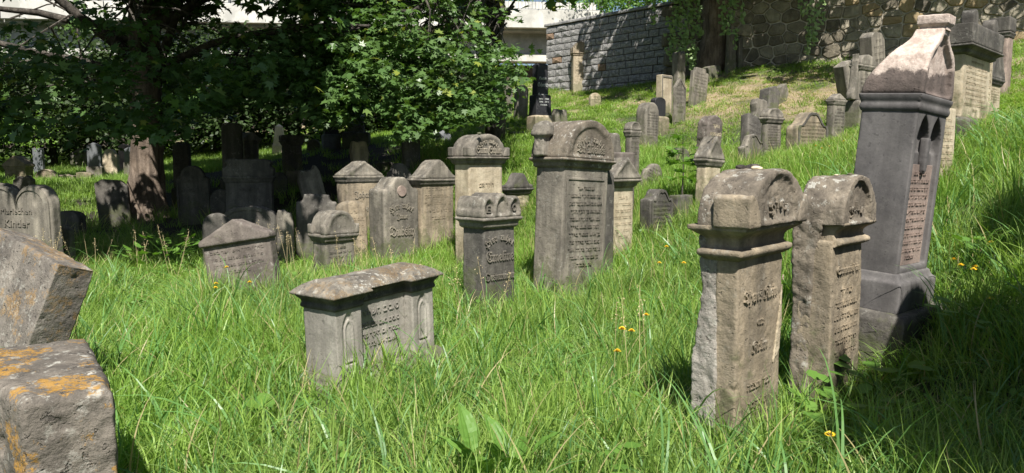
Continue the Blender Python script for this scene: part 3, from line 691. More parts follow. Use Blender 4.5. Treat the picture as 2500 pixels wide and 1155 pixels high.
S('broad brown headstone with a flat top behind the gabled pale one', 1492, 11.0, 10, 60, 372, kind='flat', mat='purple', yaw=45, t=.25)
S('headstone topped with a carved scroll and shell behind the Meiles stone', 1488, 11.7, 10, 30, 324, kind='scroll', mat='grey', t=.16)
S('slim headstone with small half round cap and dense inscription rows', 1538, 12.5, 14, 24, 297, capy=322, cap='barrel', mat='grey', over=.03, n=6, lz=(.55, 1.1))
r, w, t, H, p = S('wide headstone with two round arches and the words Kinder and Kopsik', 32, 10, 0, 0, 446, kind='double', yaw=-14, mat='grey', t=.18, w=1.16, ctr=True, frame=True)
put_lines(r, [('Mariechen', .11, H - .42, 's', .52), ('Kinder', .14, H - .6, 's', .42), ('und', .06, H - .74, 's', .1), ('Kopsik', .17, H - .94, 's', .6)], -t / 2 - .003, 'grey', .009)
S('small worn stub of a headstone beside the double arched stone', 140, 10.6, 0, 0, 548, kind='ogee', yaw=-10, mat='grey', t=.12, w=.24, ctr=True, n=4, lz=(.1, .4))
S('dark low rounded stone in the shade left of the maple trunk', 152, 13, 0, 0, 514, kind='seg', yaw=-8, mat='dark', t=.2, w=.5, ctr=True)
S('sunlit headstone with plain triangular pediment at the far edge of the grass', 35, 20, 0, 0, 380, kind='gable', capy=405, cap='gable', yaw=-5, mat='tan', t=.3, w=.6, ctr=True, over=.04, n=3)
S('broken panelled stone leaning before the pedimented headstone', 42, 17, 0, 0, 425, kind='broken', yaw=5, roll=7, mat='dark', t=.2, w=.42, ctr=True)
S('low round arched headstone sunk in bright grass', 108, 21, 0, 0, 413, kind='round', yaw=0, mat='tan', t=.2, w=.62, ctr=True, frame=True, n=2)
S('low reddish block lying in the sunny grass', 152, 21.5, 0, 0, 425, kind='broken', yaw=8, mat='pinkpanel', t=.3, w=.55, ctr=True)
S('low pale rubble block lying before the slate headstones', 202, 21.5, 0, 0, 420, kind='slant', yaw=12, mat='tan', t=.3, w=.4, ctr=True)
S('pale blue slate headstone with clipped top, larger of the pair in the sun', 213, 22, 0, 30, 348, kind='gable', yaw=10, mat='slate', t=.16, w=.37, base=(.5, .03), basemat='grey')
S('worn tan headstone between the two slate ones', 249, 22.8, 0, 34, 364, kind='shoulder', yaw=5, mat='pale', t=.2, w=.44, n=0)
S('pale blue slate headstone half hidden by the maple trunk', 304, 22, 0, 26, 358, kind='gable', yaw=10, mat='slate', t=.16, w=.3, base=(.55, .03), basemat='grey')
S('dull red headstone with a sloping shoulder behind the slate pair', 290, 24, 0, 30, 352, kind='slant', yaw=5, mat='pinkpanel', t=.2, w=.42)
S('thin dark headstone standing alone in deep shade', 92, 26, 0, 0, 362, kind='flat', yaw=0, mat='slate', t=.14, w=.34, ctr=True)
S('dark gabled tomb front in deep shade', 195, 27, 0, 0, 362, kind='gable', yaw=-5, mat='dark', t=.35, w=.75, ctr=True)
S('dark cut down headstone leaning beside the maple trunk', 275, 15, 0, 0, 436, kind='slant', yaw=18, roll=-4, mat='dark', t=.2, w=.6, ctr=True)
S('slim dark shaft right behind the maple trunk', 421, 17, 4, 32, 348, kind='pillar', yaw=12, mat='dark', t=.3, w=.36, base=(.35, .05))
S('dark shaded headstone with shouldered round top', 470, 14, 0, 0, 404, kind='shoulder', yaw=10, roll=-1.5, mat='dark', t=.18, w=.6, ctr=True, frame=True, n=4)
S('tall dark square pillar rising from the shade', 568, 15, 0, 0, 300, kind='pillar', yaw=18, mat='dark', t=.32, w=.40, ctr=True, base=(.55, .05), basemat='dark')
S('pale headstone with curling roof seen edge on in the shade', 598, 19, 22, 34, 323, capy=342, cap='ogee', yaw=55, mat='grey', over=.06, n=0)
S('cream obelisk shining in full sun in the shaded rows', 682, 24, 0, 0, 303, kind='obelisk', yaw=8, mat='cream', t=.34, w=.36, ctr=True, taper=.6, base=(.45, .03), basemat='cream')
S('dark tapering pedestal with broad cornice', 716, 17, 0, 0, 330, kind='flat', capy=345, cap='flat', yaw=25, mat='dark', t=.3, w=.42, ctr=True, over=.06)
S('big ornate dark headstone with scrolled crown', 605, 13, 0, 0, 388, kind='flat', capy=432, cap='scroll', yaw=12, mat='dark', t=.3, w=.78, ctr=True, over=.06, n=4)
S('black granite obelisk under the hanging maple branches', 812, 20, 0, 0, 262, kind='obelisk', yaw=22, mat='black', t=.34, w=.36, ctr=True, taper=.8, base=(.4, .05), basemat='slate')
r, w, t, H, p = S('dark pillar with a pale inscribed plate on a wide base', 870, 20, 0, 0, 246, kind='obelisk', yaw=5, mat='dark', t=.34, w=.42, ctr=True, taper=.85, base=(.4, .14))
link('plate', me_of([box(-.12, .12, -t / 2 - .02, -t / 2 + .01, .55, 1.0)]), r, 'slate')
S('rocky topped stump of a headstone below the inscribed pillar', 880, 14, 0, 0, 344, kind='scroll', yaw=20, mat='tan', t=.3, w=.36, ctr=True)
S('small round headstone in mottled shade', 680, 15, 0, 0, 420, kind='round', yaw=10, mat='dark', t=.15, w=.32, ctr=True)
S('small tan headstone catching a patch of sun in the shade', 722, 15.5, 0, 0, 416, kind='flat', yaw=10, mat='tan', t=.18, w=.4, ctr=True)
S('carved broken headstone leaning left in patchy light', 782, 13.6, 0, 0, 400, kind='broken', yaw=25, roll=-14, mat='grey', t=.25, w=.42, ctr=True)
S('broad plain dark slab near the edge of the tree shade', 765, 11.6, 0, 0, 474, kind='notch', yaw=14, roll=2, mat='dark', t=.18, w=.62, ctr=True)
S('wide low arched dark stone behind the leaning gabled one', 602, 11.2, 0, 0, 502, kind='seg', yaw=5, mat='dark', t=.2, w=.8, ctr=True, frame=True)
S('small pale inscribed stub in the shade', 690, 11.3, 0, 0, 506, kind='broken', yaw=10, mat='grey', t=.14, w=.26, ctr=True)
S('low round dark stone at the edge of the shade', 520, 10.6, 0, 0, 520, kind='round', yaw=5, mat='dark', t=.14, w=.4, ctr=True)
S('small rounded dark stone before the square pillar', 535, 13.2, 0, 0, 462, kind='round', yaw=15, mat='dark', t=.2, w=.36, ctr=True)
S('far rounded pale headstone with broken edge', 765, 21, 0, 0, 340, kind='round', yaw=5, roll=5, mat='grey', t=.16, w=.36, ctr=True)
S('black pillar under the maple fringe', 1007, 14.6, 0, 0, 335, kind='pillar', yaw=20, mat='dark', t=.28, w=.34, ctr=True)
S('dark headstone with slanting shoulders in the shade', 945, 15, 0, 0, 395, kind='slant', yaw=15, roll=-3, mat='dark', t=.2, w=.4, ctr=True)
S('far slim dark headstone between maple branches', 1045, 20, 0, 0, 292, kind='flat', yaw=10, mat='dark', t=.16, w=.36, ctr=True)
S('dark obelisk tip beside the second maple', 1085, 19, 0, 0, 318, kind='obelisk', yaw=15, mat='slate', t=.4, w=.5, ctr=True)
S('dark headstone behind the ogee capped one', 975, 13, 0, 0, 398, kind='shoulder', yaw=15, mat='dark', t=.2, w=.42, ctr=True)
# --- the sunny slope --------------------------------------------------------------
r, w, t, H, p = S('black polished pillar lettered Schorsch on a pale block', 1310, 18, 8, 22, 155, kind='pillar', yaw=30, mat='black', t=.24, w=.34, taper=.92, name='obelisk', cat='obelisk', base=(.42, .09), basemat='pale')
link('pedestal', me_of([rings([(w / 2 + .05, t / 2 + .05, .40), (w / 2 + .04, t / 2 + .04, .88), (w / 2 + .02, t / 2 + .02, .9)])], .006), r, 'black')
put_lines(r, [(HB('Gustav'), .1, H - .4, 's', .2), (HB('Schorsch'), .13, H - .56, 's', .29), (HB('Hermine'), .12, H - .8, 's', .27), (HB('Schorsch'), .13, H - .94, 's', .29)], -t / 2 - .002, 'letterpale', .004)
put_lines(r, [('1840 - 1905', .05, .78, 's', .27), ('1846 - 1911', .05, .71, 's', .27), ('\u05d4\u05d1\u05e6\u05e0\u05ea', .05, .64, 's', .2)], -t / 2 - .052, 'letterpale', .003)
S('grey rounded shaft leaning left of the black Schorsch pillar', 1262, 21, 10, 26, 208, kind='round', mat='grey', yaw=25, roll=2, t=.25)
S('broad pale slab against the foot of the bridge wall', 1222, 23, 4, 30, 200, kind='slant', mat='grey', yaw=15, t=.2)
S('flat kerb stone lying in the grass before the Schorsch pillar', 1252, 17, 4, 34, 322, kind='flat', mat='grey', yaw=20, t=.3)
S('broken rounded fragment tilted behind the Meiles stone', 1358, 17.5, 8, 30, 263, kind='broken', mat='grey', yaw=30, roll=-8, t=.15)
S('tall olive headstone with round cap before the granite wall', 1398, 26.6, 7, 34, 102, capy=131, cap='barrelears', mat='pale', capmat='tan', yaw=14, over=.05, n=8, t=.22)
S('headless worn stump with moss streaks by the granite wall', 1458, 26.3, 4, 26, 145, kind='broken', mat='tan', yaw=14, t=.2, taper=.95)
S('small weathered round stone alone in the sunny grass', 1440, 22, 3, 26, 227, kind='round', mat='pale', yaw=25, t=.12, n=3)
S('square topped headstone with a framed panel', 1612, 18.6, 14, 25, 184, kind='flat', mat='pale', capmat='grey', yaw=42, frame=True)
S('pointed headstone densely lettered beside the square topped one', 1644, 18, 6, 26, 190, kind='steep', mat='grey', yaw=40, n=7, frame=True)
S('leaning headstone with notched crown and dense rows', 1684, 19.6, 8, 36, 166, kind='notch', mat='grey', yaw=38, roll=5, n=8)
S('broken top shaft before the ivy', 1650, 22.2, 6, 18, 121, kind='broken', mat='grey', yaw=35, t=.25)
S('slab fallen sideways near the tree foot', 1724, 22, 6, 32, 160, kind='slant', mat='grey', yaw=35, roll=-12, t=.2)
S('tall narrow grey shaft against the rubble wall', 1770, 22.4, 8, 20, 63, kind='notch', mat='grey', yaw=40, roll=2.5, pitch=-2, taper=.72)
S('narrow headstone leaning on the rubble wall behind the tall shaft', 1797, 22.8, 6, 20, 88, kind='round', mat='grey', yaw=30, roll=-1)
S('black round topped headstone on a rough block', 1597, 17.2, 8, 26, 238, kind='seg', mat='black', yaw=42, t=.15, base=(.42, .06), basemat='tan')
S('thick grey headstone with rounded head and full inscription', 1574, 15.8, 16, 32, 250, kind='round', mat='grey', yaw=42, n=10, roll=1.5, t=.28)
S('dark draped headstone with wreath carving round its top', 1722, 14.6, 14, 36, 282, kind='round', mat='purple', yaw=38, roll=4, t=.26, amp=.03)
S('square post with hipped gable roof and tan shaft', 1722, 10.8, 25, 36, 332, capy=392, cap='gable', mat='pale', capmat='grey', yaw=42, roll=3, over=.05, n=3, lz=(.9, 1.25), lmat=None)
S('small rounded headstone tilted behind the maple sapling', 1650, 13.6, 12, 32, 360, kind='round', mat='dark', yaw=35, roll=6, t=.2)
S('thin slab leaning far over to the right in the grass', 1566, 12.4, 6, 46, 396, kind='shoulder', mat='grey', yaw=30, roll=24, t=.12, n=5)
S('low headstone with curled shoulders and deep cut rows', 1592, 10.2, 16, 52, 464, kind='wave', mat='dark', yaw=38, frame=True, n=7, lmat=None, t=.22)
S('small dark slab joined to the curled headstone', 1656, 10.6, 6, 38, 476, kind='flat', mat='dark', yaw=38, t=.16)
S('wide headstone with wavy moulded top leaning left on the slope', 1818, 12.8, 16, 48, 330, kind='wave', mat='grey', yaw=38, roll=-8, frame=True)
r, w, t, H, p = S('tall headstone with half round cap and framed inscription on a stepped base', 1868, 14, 12, 36, 264, capy=290, cap='barrel', mat='grey', yaw=38, over=.05, n=9, base=(.2, .06))
S('dark tilted headstone falling against its neighbour', 1822, 14.8, 14, 34, 276, kind='flat', mat='dark', yaw=30, roll=14, pitch=-12, n=6, t=.2)
S('scroll topped headstone leaning high on the slope', 1838, 16.4, 10, 30, 240, kind='scroll', mat='grey', yaw=30, roll=10, pitch=-6, t=.2)
S('pointed slab leaning back, front one of two on the upper slope', 1868, 17.6, 12, 26, 208, kind='gable', mat='dark', yaw=30, roll=14, pitch=-6, t=.3)
S('slab leaning right behind the pointed one on the upper slope', 1886, 18.3, 12, 24, 198, kind='steep', mat='grey', yaw=30, roll=24, t=.2)
S('wide headstone with rolled scroll shoulders grown with a vine', 1944, 13.4, 18, 72, 276, kind='wave', mat='tan', capmat='dark', yaw=34, frame=True, n=7, t=.25)
S('dark gabled headstone with carved pediment', 2030, 14.6, 16, 26, 228, capy=247, cap='gable', mat='grey', yaw=38, over=.03, n=7)
r, w, t, H, p = S('headstone with scroll brackets and half round cap on a lettered base', 2088, 15.4, 18, 32, 135, capy=163, cap='barrel', mat='grey', yaw=38, over=.05, n=9, base=(.55, .1))
link('scroll_bracket', finish([extr([(-w / 2 - .01, .55), (-w / 2 - .2, .55), (-w / 2 - .2, .68), (-w / 2 - .12, .8), (-w / 2 - .06, 1.2), (-w / 2 - .01, 1.5)], -.08, .08)], 15), r, 'grey')
S('tilted narrow slab high behind the scroll bracket headstone', 2125, 18, 12, 28, 78, kind='slant', mat='grey', yaw=40, roll=-12, n=6, t=.3)
S('fallen cube shaped stone tipped over by the straw patch', 2068, 17.2, 10, 20, 150, kind='flat', mat='grey', yaw=40, roll=-24, t=.25)
r, w, t, H, p = S('massive headstone with heavy dark cornice behind the tall monument', 2338, 9.4, 60, 60, 78, capy=128, cap='flat', mat='pale', capmat='dark', yaw=44, over=.13, n=10, base=(.22, .1), basemat='dark')
link('akroter', finish([extr([(x + w * .3, z + H - .02) for x, z in profile('round', .2, .2)], -t / 2 - .1, -t / 2 + .05)], 9), r, 'dark')
link('akroter', finish([extr([(x - w * .45, z + H - .02) for x, z in profile('round', .2, .2)], -t / 2 - .1, -t / 2 + .05)], 9), r, 'dark')
S('low lettered headstone squeezed behind the tall dark monument', 2290, 7.9, 18, 34, 264, kind='flat', mat='pale', yaw=44, n=9, t=.22)
S('round shouldered headstone behind the heavy corniced one', 2376, 11.0, 14, 30, 92, kind='round', mat='pale', yaw=44, n=9, t=.3)
S('headstone with dark hipped cap at the end of the upper row', 2402, 12.2, 16, 26, 96, capy=196, cap='gable', mat='pale', capmat='dark', yaw=44, over=.06, n=6)
S('slim pinkish pillar with dark block capital on the hill crest', 2442, 15, 20, 16, 46, capy=84, cap='flat', mat='pinkpanel', capmat='dark', yaw=44, over=.04, t=.32, w=.42, name='stone_pillar', cat='pillar')
# the next stones of the near row, just outside the view to the right
for (x, y, w_, h_, lb) in ((3.32, 3.88, 1.0, 2.35, 'tall round topped headstone of the near row beyond the right edge, shading the plinth'), (2.75, 2.35, .8, 1.75, 'headstone of the near row beyond the right edge, nearest the viewpoint')):
    r = empty('gravestone', (x, y, tz(x, y)), (0, 0, radians(44))); tag(r, lb, 'gravestone'); link('slab', weather(me_of([extr([(a_, max(b_, -.3) if b_ else -.3) for a_, b_ in profile('round' if h_ > 2 else 'seg', w_, h_)], -.16, .16)]), .02, .006, 4), r, 'grey')

flush_texts()

# ------------------------------------------------------------ granite retaining wall
def frame_of(A, B):
    A = Vector((A[0], A[1], 0)); B = Vector((B[0], B[1], 0)); d = (B - A); L = d.length; return A, d.normalized(), L, math.atan2(d.y, d.x)
A0 = at(1335, 215, 28); B0 = at(1665, 185, 23.8)
A, d, L, ang = frame_of(A0, B0)
wall = empty('granite_wall', (A.x, A.y, 0), (0, 0, ang)); tag(wall, 'retaining wall of squared grey granite blocks with coping, at the end of the bridge', 'wall')
ztop = at(1355, 60, 28).z
def ztop_at(x): return ztop
link('core', me_of([box(0.02, L + .3, .03, .7, 3.0, ztop - .1)]), wall, 'mortardark')
blk = []
for k in range(10):
    rr = random.Random(k); bm = bmesh.new(); V, Fc = box(-.5, .5, 0, 1, -.5, .5); vs = [bm.verts.new(v) for v in V]
    for f in Fc: bm.faces.new([vs[i] for i in f])
    fr_ = [f for f in bm.faces if f.calc_center_median().y < .01][0]
    ret = bmesh.ops.inset_region(bm, faces=[fr_], thickness=.07)
    bmesh.ops.poke(bm, faces=[fr_], offset=.0)
    for v in bm.verts:
        c = v.co
        if abs(c.x) < .47 and abs(c.z) < .47: c.y -= rr.uniform(.10, .30)
        elif c.y < .01: c.x += rr.uniform(-.012, .012); c.z += rr.uniform(-.02, .02)
    bmesh.ops.recalc_face_normals(bm, faces=bm.faces)
    me = bpy.data.meshes.new('stone_block'); bm.to_mesh(me); bm.free(); me.materials.append(MATS['granite']); blk.append(me)
blkr = [b.copy() for b in blk[:3]]
for b in blkr: b.materials.clear(); b.materials.append(MATS['graniterust'])
rr = random.Random(5); z = ztop - .12; row = 0
while z > 3.6:
    h = rr.uniform(.20, .25); x = -.0 if row % 2 else -.0
    while x < L + .1:
        wd = rr.uniform(.28, .56)
        if x + wd > L + .1: wd = max(.2, L + .2 - x)
        xw = A.x + d.x * (x + wd / 2); yw = A.y + d.y * (x + wd / 2)
        if z > tz(xw, yw) - .12:
            me = rr.choice(blkr) if rr.random() < .02 or (row == 1 and x < .1) else rr.choice(blk)
            o = link('stone_block', me, wall); o.location = (x + wd / 2, -.035 + rr.uniform(-.015, .012), z - h / 2)
            o.scale = (wd - .03, .13, h - .028); o.rotation_euler = (0, rr.uniform(-.008, .008), 0)
        x += wd
    z -= h; row += 1
x = -.08
while x < L + .2:
    wd = rr.uniform(.5, .8); o = link('coping_stone', me_of([rings([(wd / 2 - .006, .36, ztop - .1 + rr.uniform(-.01, .01)), (wd / 2 - .006, .36, ztop - .02), (wd / 2 - .02, .33, ztop + .01)])], .012), wall, 'granite')
    o.location = (x + wd / 2, .26, 0); x += wd

# ------------------------------------------------------------ rubble retaining wall
B1 = at(2500, 105, 19.7); B1 = B1 + (B1 - B0) * .28
A, d, L, ang = frame_of(B0 + Vector((.05, -.05, 0)), B1)
wall = empty('rubble_wall', (A.x, A.y, 0), (0, 0, ang)); tag(wall, 'tall retaining wall of irregular brown rubble stones with pale mortar joints', 'wall')
ZT = 8.2
mm = link('mortar_bed', me_of([box(-.2, L + .3, -.018, .8, 3.4, ZT)]), wall, 'mortar')
rr = random.Random(21)
sites = []; z = 4.0; row = 0
while z < ZT - .2:
    x = rr.uniform(-.3, 0); rowh = rr.choice([.30, .36, .42, .22])
    while x < L + .3:
        wd = rr.choice([.22, .42, .52, .64, .34]) * rr.uniform(.85, 1.15)
        sites.append((x + wd / 2, z + rowh / 2 + rr.uniform(-.09, .09)))
        if rr.random() < .22: sites.append((x + wd / 2 + rr.uniform(-.2, .2), z + rr.uniform(-.02, .06)))
        x += wd
    z += rowh; row += 1
ST = np.array(sites) * np.array([1, 1.3])
def clip(poly, mx, my, nx_, ny_):
    out_ = []
    for i in range(len(poly)):
        a = poly[i]; b = poly[(i + 1) % len(poly)]; da = (a[0] - mx) * nx_ + (a[1] - my) * ny_; db = (b[0] - mx) * nx_ + (b[1] - my) * ny_
        if da <= 0: out_.append(a)
        if (da < 0 < db) or (db < 0 < da):
            t = da / (da - db); out_.append((a[0] + (b[0] - a[0]) * t, a[1] + (b[1] - a[1]) * t))
    return out_
cells = []
for i, (sx, sz) in enumerate(ST):
    xw = A.x + d.x * sx; yw = A.y + d.y * sx
    if sz / 1.3 < tz(xw, yw) - .3 or sz / 1.3 > ZT - .1 or sx < 0 or sx > L: continue
    poly = [(sx - .8, sz - .8), (sx + .8, sz - .8), (sx + .8, sz + .8), (sx - .8, sz + .8)]
    dd = np.hypot(ST[:, 0] - sx, ST[:, 1] - sz)
    for j in np.argsort(dd)[1:16]:
        qx, qz = ST[j]; l = dd[j]
        if l < .02: continue
        poly = clip(poly, (sx + qx) / 2, (sz + qz) / 2, (qx - sx) / l, (qz - sz) / l)
        if len(poly) < 3: break
    if len(poly) < 3: continue
    poly = [(x, z / 1.3) for x, z in poly]; cells.append((sx, sz / 1.3, poly))
cells.sort(key=lambda c: abs(c[0] - L * .45) * .25 + abs(c[1] - 5.4))
extra = []
def stone_geo(cx, cz, poly, rr):
    # round the corners, shrink for the joint, bulge the face
    P = []
    for i in range(len(poly)):
        a = Vector(poly[i - 1]); b = Vector(poly[i]); c = Vector(poly[(i + 1) % len(poly)])
        P.append(b.lerp(a, .12)); P.append(b.lerp(c, .12))
    c0 = Vector((cx, cz)); ap = sum(((p_ - c0).length for p_ in P)) / len(P); k = max(.5, 1 - .017 / ap)
    P = [c0 + (p_ - c0) * k for p_ in P]; n = len(P); dep = min(.085, .035 + ap * .14) * rr.uniform(.7, 1.3)
    V = [(p_.x, .06, p_.y) for p_ in P] + [(p_.x, -.024, p_.y) for p_ in P] + [((c0 + (p_ - c0) * .87).x, -dep + rr.uniform(-.016, .012), (c0 + (p_ - c0) * .87).y) for p_ in P] + [(cx, -dep * 1.05 + rr.uniform(-.012, .012), cz)]
    Fc = []
    for i in range(n):
        j = (i + 1) % n; Fc += [(i, j, n + j, n + i), (n + i, n + j, 2 * n + j, 2 * n + i), (2 * n + i, 2 * n + j, 3 * n)]
    return V, Fc
for k, (cx, cz, poly) in enumerate(cells):
    V, Fc = stone_geo(cx, cz, poly, rr)
    if k < 300:
        me = me_of([([(x - cx, y, z - cz) for x, y, z in V], Fc)])
        o = link('stone', me, wall, rr.choice(['rubble', 'rubble', 'rubble', 'rubble', 'rubbledark', 'rubbledark', 'rubbleochre'] if cx > L * .4 else ['rubbledark', 'rubbledark', 'rubbledark', 'rubble'])); o.location = (cx, 0, cz)
    else: extra.append((V, Fc))
if extra: tag(link('small_stones', me_of(extra), wall, 'rubble'), kind='stuff')

# ------------------------------------------------------------ bridge
PA = at(-260, 50, 31.5); PB = at(1475, 30, 34.4)
A, d, L, ang = frame_of(PA, PB)
br = empty('bridge', (A.x, A.y, 0), (0, 0, ang)); tag(br, 'white concrete road bridge with steel railing crossing behind the trees', 'bridge')
zt_, zb_ = at(1330, 24, 34.2).z, at(1330, 69, 34.2).z
zg, zl0, zl1 = at(1280, 131, 35).z, at(1280, 134, 35).z, at(1280, 151, 35).z
x = 0
while x < L:
    wd = min(4.2, L - x); o = link('parapet_panel', me_of([box(x + .02, x + wd - .02, 0, .3, zb_, zt_)], .012), br, 'concrete'); x += wd
link('deck', me_of([box(0, L, .31, 7, zb_ - .1, zb_ + .25)]), br, 'concretegrey')
link('girder', me_of([box(0, L - 2.2, 1.0, 1.5, zg - .05, zb_ - .1)]), br, 'concretegrey')
link('ledge', me_of([box(0, L - 2.2, .8, 1.6, zl1, zl0)], .01), br, 'concrete')
link('abutment', me_of([box(0, L - 2.0, 1.3, 2.2, 1.0, zl1 - .12)]), br, 'brownwall')
for k in range(12):
    o = link('ledge_bracket', me_of([box(-.09, .09, .85, 1.0, zg, zg + .18)]), br, 'concretegrey'); o.location.x = 1.5 + k * 1.95
rl = tag(empty('railing', (A.x, A.y, 0), (0, 0, ang)), 'thin grey steel railing along the bridge edge', 'railing')
x = L - .1; me_p = me_of([box(-.05, .05, .1, .2, zt_ - .02, zt_ + 1.05)], .006); me_b = me_of([box(-.009, .009, .14, .16, zt_ + .05, zt_ + .85)])
while x > 0:
    o = link('post', me_p, rl, 'steel'); o.location.x = x; x -= 2.35
link('top_rail', me_of([box(0, L, .11, .19, zt_ + .9, zt_ + .95)]), rl, 'steel'); link('bottom_rail', me_of([box(0, L, .13, .17, zt_ + .02, zt_ + .05)]), rl, 'steel')
sh = []
x = .2
while x < L: sh.append(box(x - .009, x + .009, .14, .16, zt_ + .05, zt_ + .9)); x += .155
tag(link('bars', me_of(sh), rl, 'steel'), kind='stuff')
link('far_parapet', me_of([box(0, L + 1, 6.6, 6.9, zt_ - .1, zt_ + 1.75)]), br, 'concrete')

# ------------------------------------------------------------ foliage
def maple_leaf():
    R = [(0, -.05), (18, .30), (35, .52), (48, .30), (62, .62), (78, .84), (90, 1.0), (102, .84), (118, .62), (132, .30), (145, .52), (162, .30)]
    # five lobes, tips at 15, 52, 90, 128, 165 degrees
    pts = [(-90, .12), (-35, .34), (8, .70), (22, .42), (34, .50), (47, .88), (58, .52), (72, .50), (90, 1.0), (108, .50), (122, .52), (133, .88), (146, .50), (158, .42), (172, .70), (215, .34)]
    P = np.array([(r * cos(radians(a)), r * sin(radians(a)), 0) for a, r in pts]); P[:, 2] = -.28 * np.abs(P[:, 0]) ** 1.5 - .15 * np.clip(P[:, 1], 0, 1) ** 2
    return P
ML = maple_leaf()
OV = np.array([(0, -.5, 0), (.28, -.15, -.05), (.25, .2, -.06), (0, .55, -.03), (-.25, .2, -.06), (-.28, -.15, -.05)])
def leaves(name, C, Nn, size, mat, tmpl=ML, rng=RNG):
    """C centres, Nn normals (unnormalised), size array"""
    n = len(C); Nn = Nn / np.linalg.norm(Nn, axis=1)[:, None]
    r = rng.normal(size=(n, 3)); U = np.cross(Nn, r); U /= np.linalg.norm(U, axis=1)[:, None]; W = np.cross(Nn, U)
    V = C[:, None, :] + size[:, None, None] * (tmpl[None, :, 0:1] * U[:, None, :] + tmpl[None, :, 1:2] * W[:, None, :] + tmpl[None, :, 2:3] * Nn[:, None, :])
    return fastmesh(name, V, tmpl.shape[0], mat, rng.random(n))
def sprays(cent, per, rad, size, rng=RNG, flat=.25, droop=.25, up=1.0, spread=.45):
    m_ = len(cent); n = m_ * per
    c = np.repeat(cent, per, axis=0); a = rng.random(n) * 2 * pi; r = np.sqrt(rng.random(n)) * rad * np.repeat(rng.uniform(.6, 1.3, m_), per)
    C = c + np.c_[np.cos(a) * r, np.sin(a) * r, rng.normal(size=n) * rad * flat - droop * r * r / rad]
    Nn = np.c_[np.cos(a) * .35, np.sin(a) * .35 - .25, np.full(n, up)] + rng.normal(size=(n, 3)) * spread
    return C, Nn, rng.uniform(.65, 1.15, n) * size
def limb(parent, p0, p1, r0, r1, mat, sag=0.0, seg=7, n=7, name='limb'):
    p0 = Vector(p0); p1 = Vector(p1); pts = []; rr = []
    for i in range(n):
        t = i / (n - 1); q = p0.lerp(p1, t) + Vector((random.uniform(-1, 1), random.uniform(-1, 1), random.uniform(-1, 1))) * .06 * (p1 - p0).length * .3 * (0 < i < n - 1)
        q.z += sag * sin(pi * t); pts.append(q); rr.append(r0 + (r1 - r0) * t)
    me = me_of([tube(pts, rr, seg, .06)]); me.polygons.foreach_set('use_smooth', [True] * len(me.polygons)); return link(name, me, parent, mat)

# --- big maple
def px_of(P):
    P = np.asarray(P, float); y = P[..., 1]; k = np.cos(PITCH); s_ = np.sin(PITCH); z = P[..., 2] - CH
    f_ = y * k - z * s_; u = y * s_ + z * k; return 1250 + F * P[..., 0] / f_, 577.5 - F * u / f_
base = at(362, 548, 16); base.z = tz(base.x, base.y) - .1
mp = empty('maple_tree', base); tag(mp, 'large maple with dappled trunk and low spreading dark crown', 'tree')
pts = []; rad = []
for i, (z, r, ox) in enumerate([(0, .66, -.12), (.25, .49, -.08), (.6, .40, -.03), (1.2, .34, .03), (2.0, .31, .08), (3.0, .30, .1), (4.0, .31, .12), (5.5, .33, .2), (8, .25, .3), (11, .12, .4)]):
    pts.append((ox, 0, z)); rad.append(r)
V, Fc = tube(pts, rad, 26)
V = np.array(V); ang_ = np.arctan2(V[:, 1], V[:, 0]); fl = np.exp(-V[:, 2] / .45); k_ = 1 + fl * (.28 * np.sin(ang_ * 5 + 1) + .1)
V[:, 0] *= k_; V[:, 1] *= k_
me = me_of([(V.tolist(), Fc)]); bm = bmesh.new(); bm.from_mesh(me); bmesh.ops.subdivide_edges(bm, edges=bm.edges, cuts=4, use_grid_fill=True); bm.to_mesh(me); bm.free()
nv = len(me.vertices); co = np.empty(nv * 3, np.float32); me.vertices.foreach_get('co', co); co = co.reshape(-1, 3).astype(float); no = np.empty(nv * 3, np.float32); me.vertex_normals.foreach_get('vector', no); no = no.reshape(-1, 3)
co += no * (.035 * fbm(co * np.array([1, 1, .35]), 9, 4, 2) + .03 * fbm(co, 2, 2, 6))[:, None]; me.vertices.foreach_set('co', co.astype(np.float32).ravel()); me.polygons.foreach_set('use_smooth', [True] * len(me.polygons)); me.update()
link('trunk', me, mp, 'bark')
for (x, y, z, x2, y2, z2, r) in [(0, 0, 3.4, -2.4, -2, 5.6, .15), (.1, 0, 3.0, 2.6, -2.2, 4.9, .12), (0, 0, 3.9, -3.8, -.5, 4.6, .12), (.1, 0, 4.2, 4.2, -1.0, 5.3, .14), (0, 0, 2.7, -1.6, -2.6, 3.2, .08),
                                (.1, 0, 3.6, 1.5, -3.2, 4.2, .09), (.2, 0, 5, 3, 2, 8, .15), (.1, 0, 5, -3, 2, 8, .15), (.2, 0, 6, 0, -3, 9, .12), (0, 0, 3.2, -5.2, -2.2, 3.9, .09), (.1, 0, 3.4, 5.4, -2.6, 3.8, .09)]:
    limb(mp, (x, y, z), (x2, y2, z2), r, .025, 'barkdark', .25)
GAPS = [(-11.6, 22.2, 2.8, 1.7, .95), (-11.2, 17.8, 2.6, 3.2, .97), (-5.6, 17.5, .7, 1.3, .85), (-7.6, 23.6, 1.2, 1.6, .97), (-6.8, 19.0, .6, .8, .8), (-7.9, 15.4, 2.3, 2.3, .9), (-13, 20, 1.4, 1.2, .9), (-5.0, 13.5, 1.0, .8, .5), (-11.0, 27, 1.5, 1.2, .7)]
def gaps(P, rng):
    k = (P[:, 2] - 1.1) / tan(SUN_EL); X = P[:, 0] + k * sin(SUN_TO); Y = P[:, 1] + k * cos(SUN_TO); ok = np.ones(len(P), bool)
    for (cx, cy, rx, ry, pr) in GAPS: ok &= ~((((X - cx) / rx) ** 2 + ((Y - cy) / ry) ** 2 < 1) & (rng.random(len(P)) < pr))
    return ok
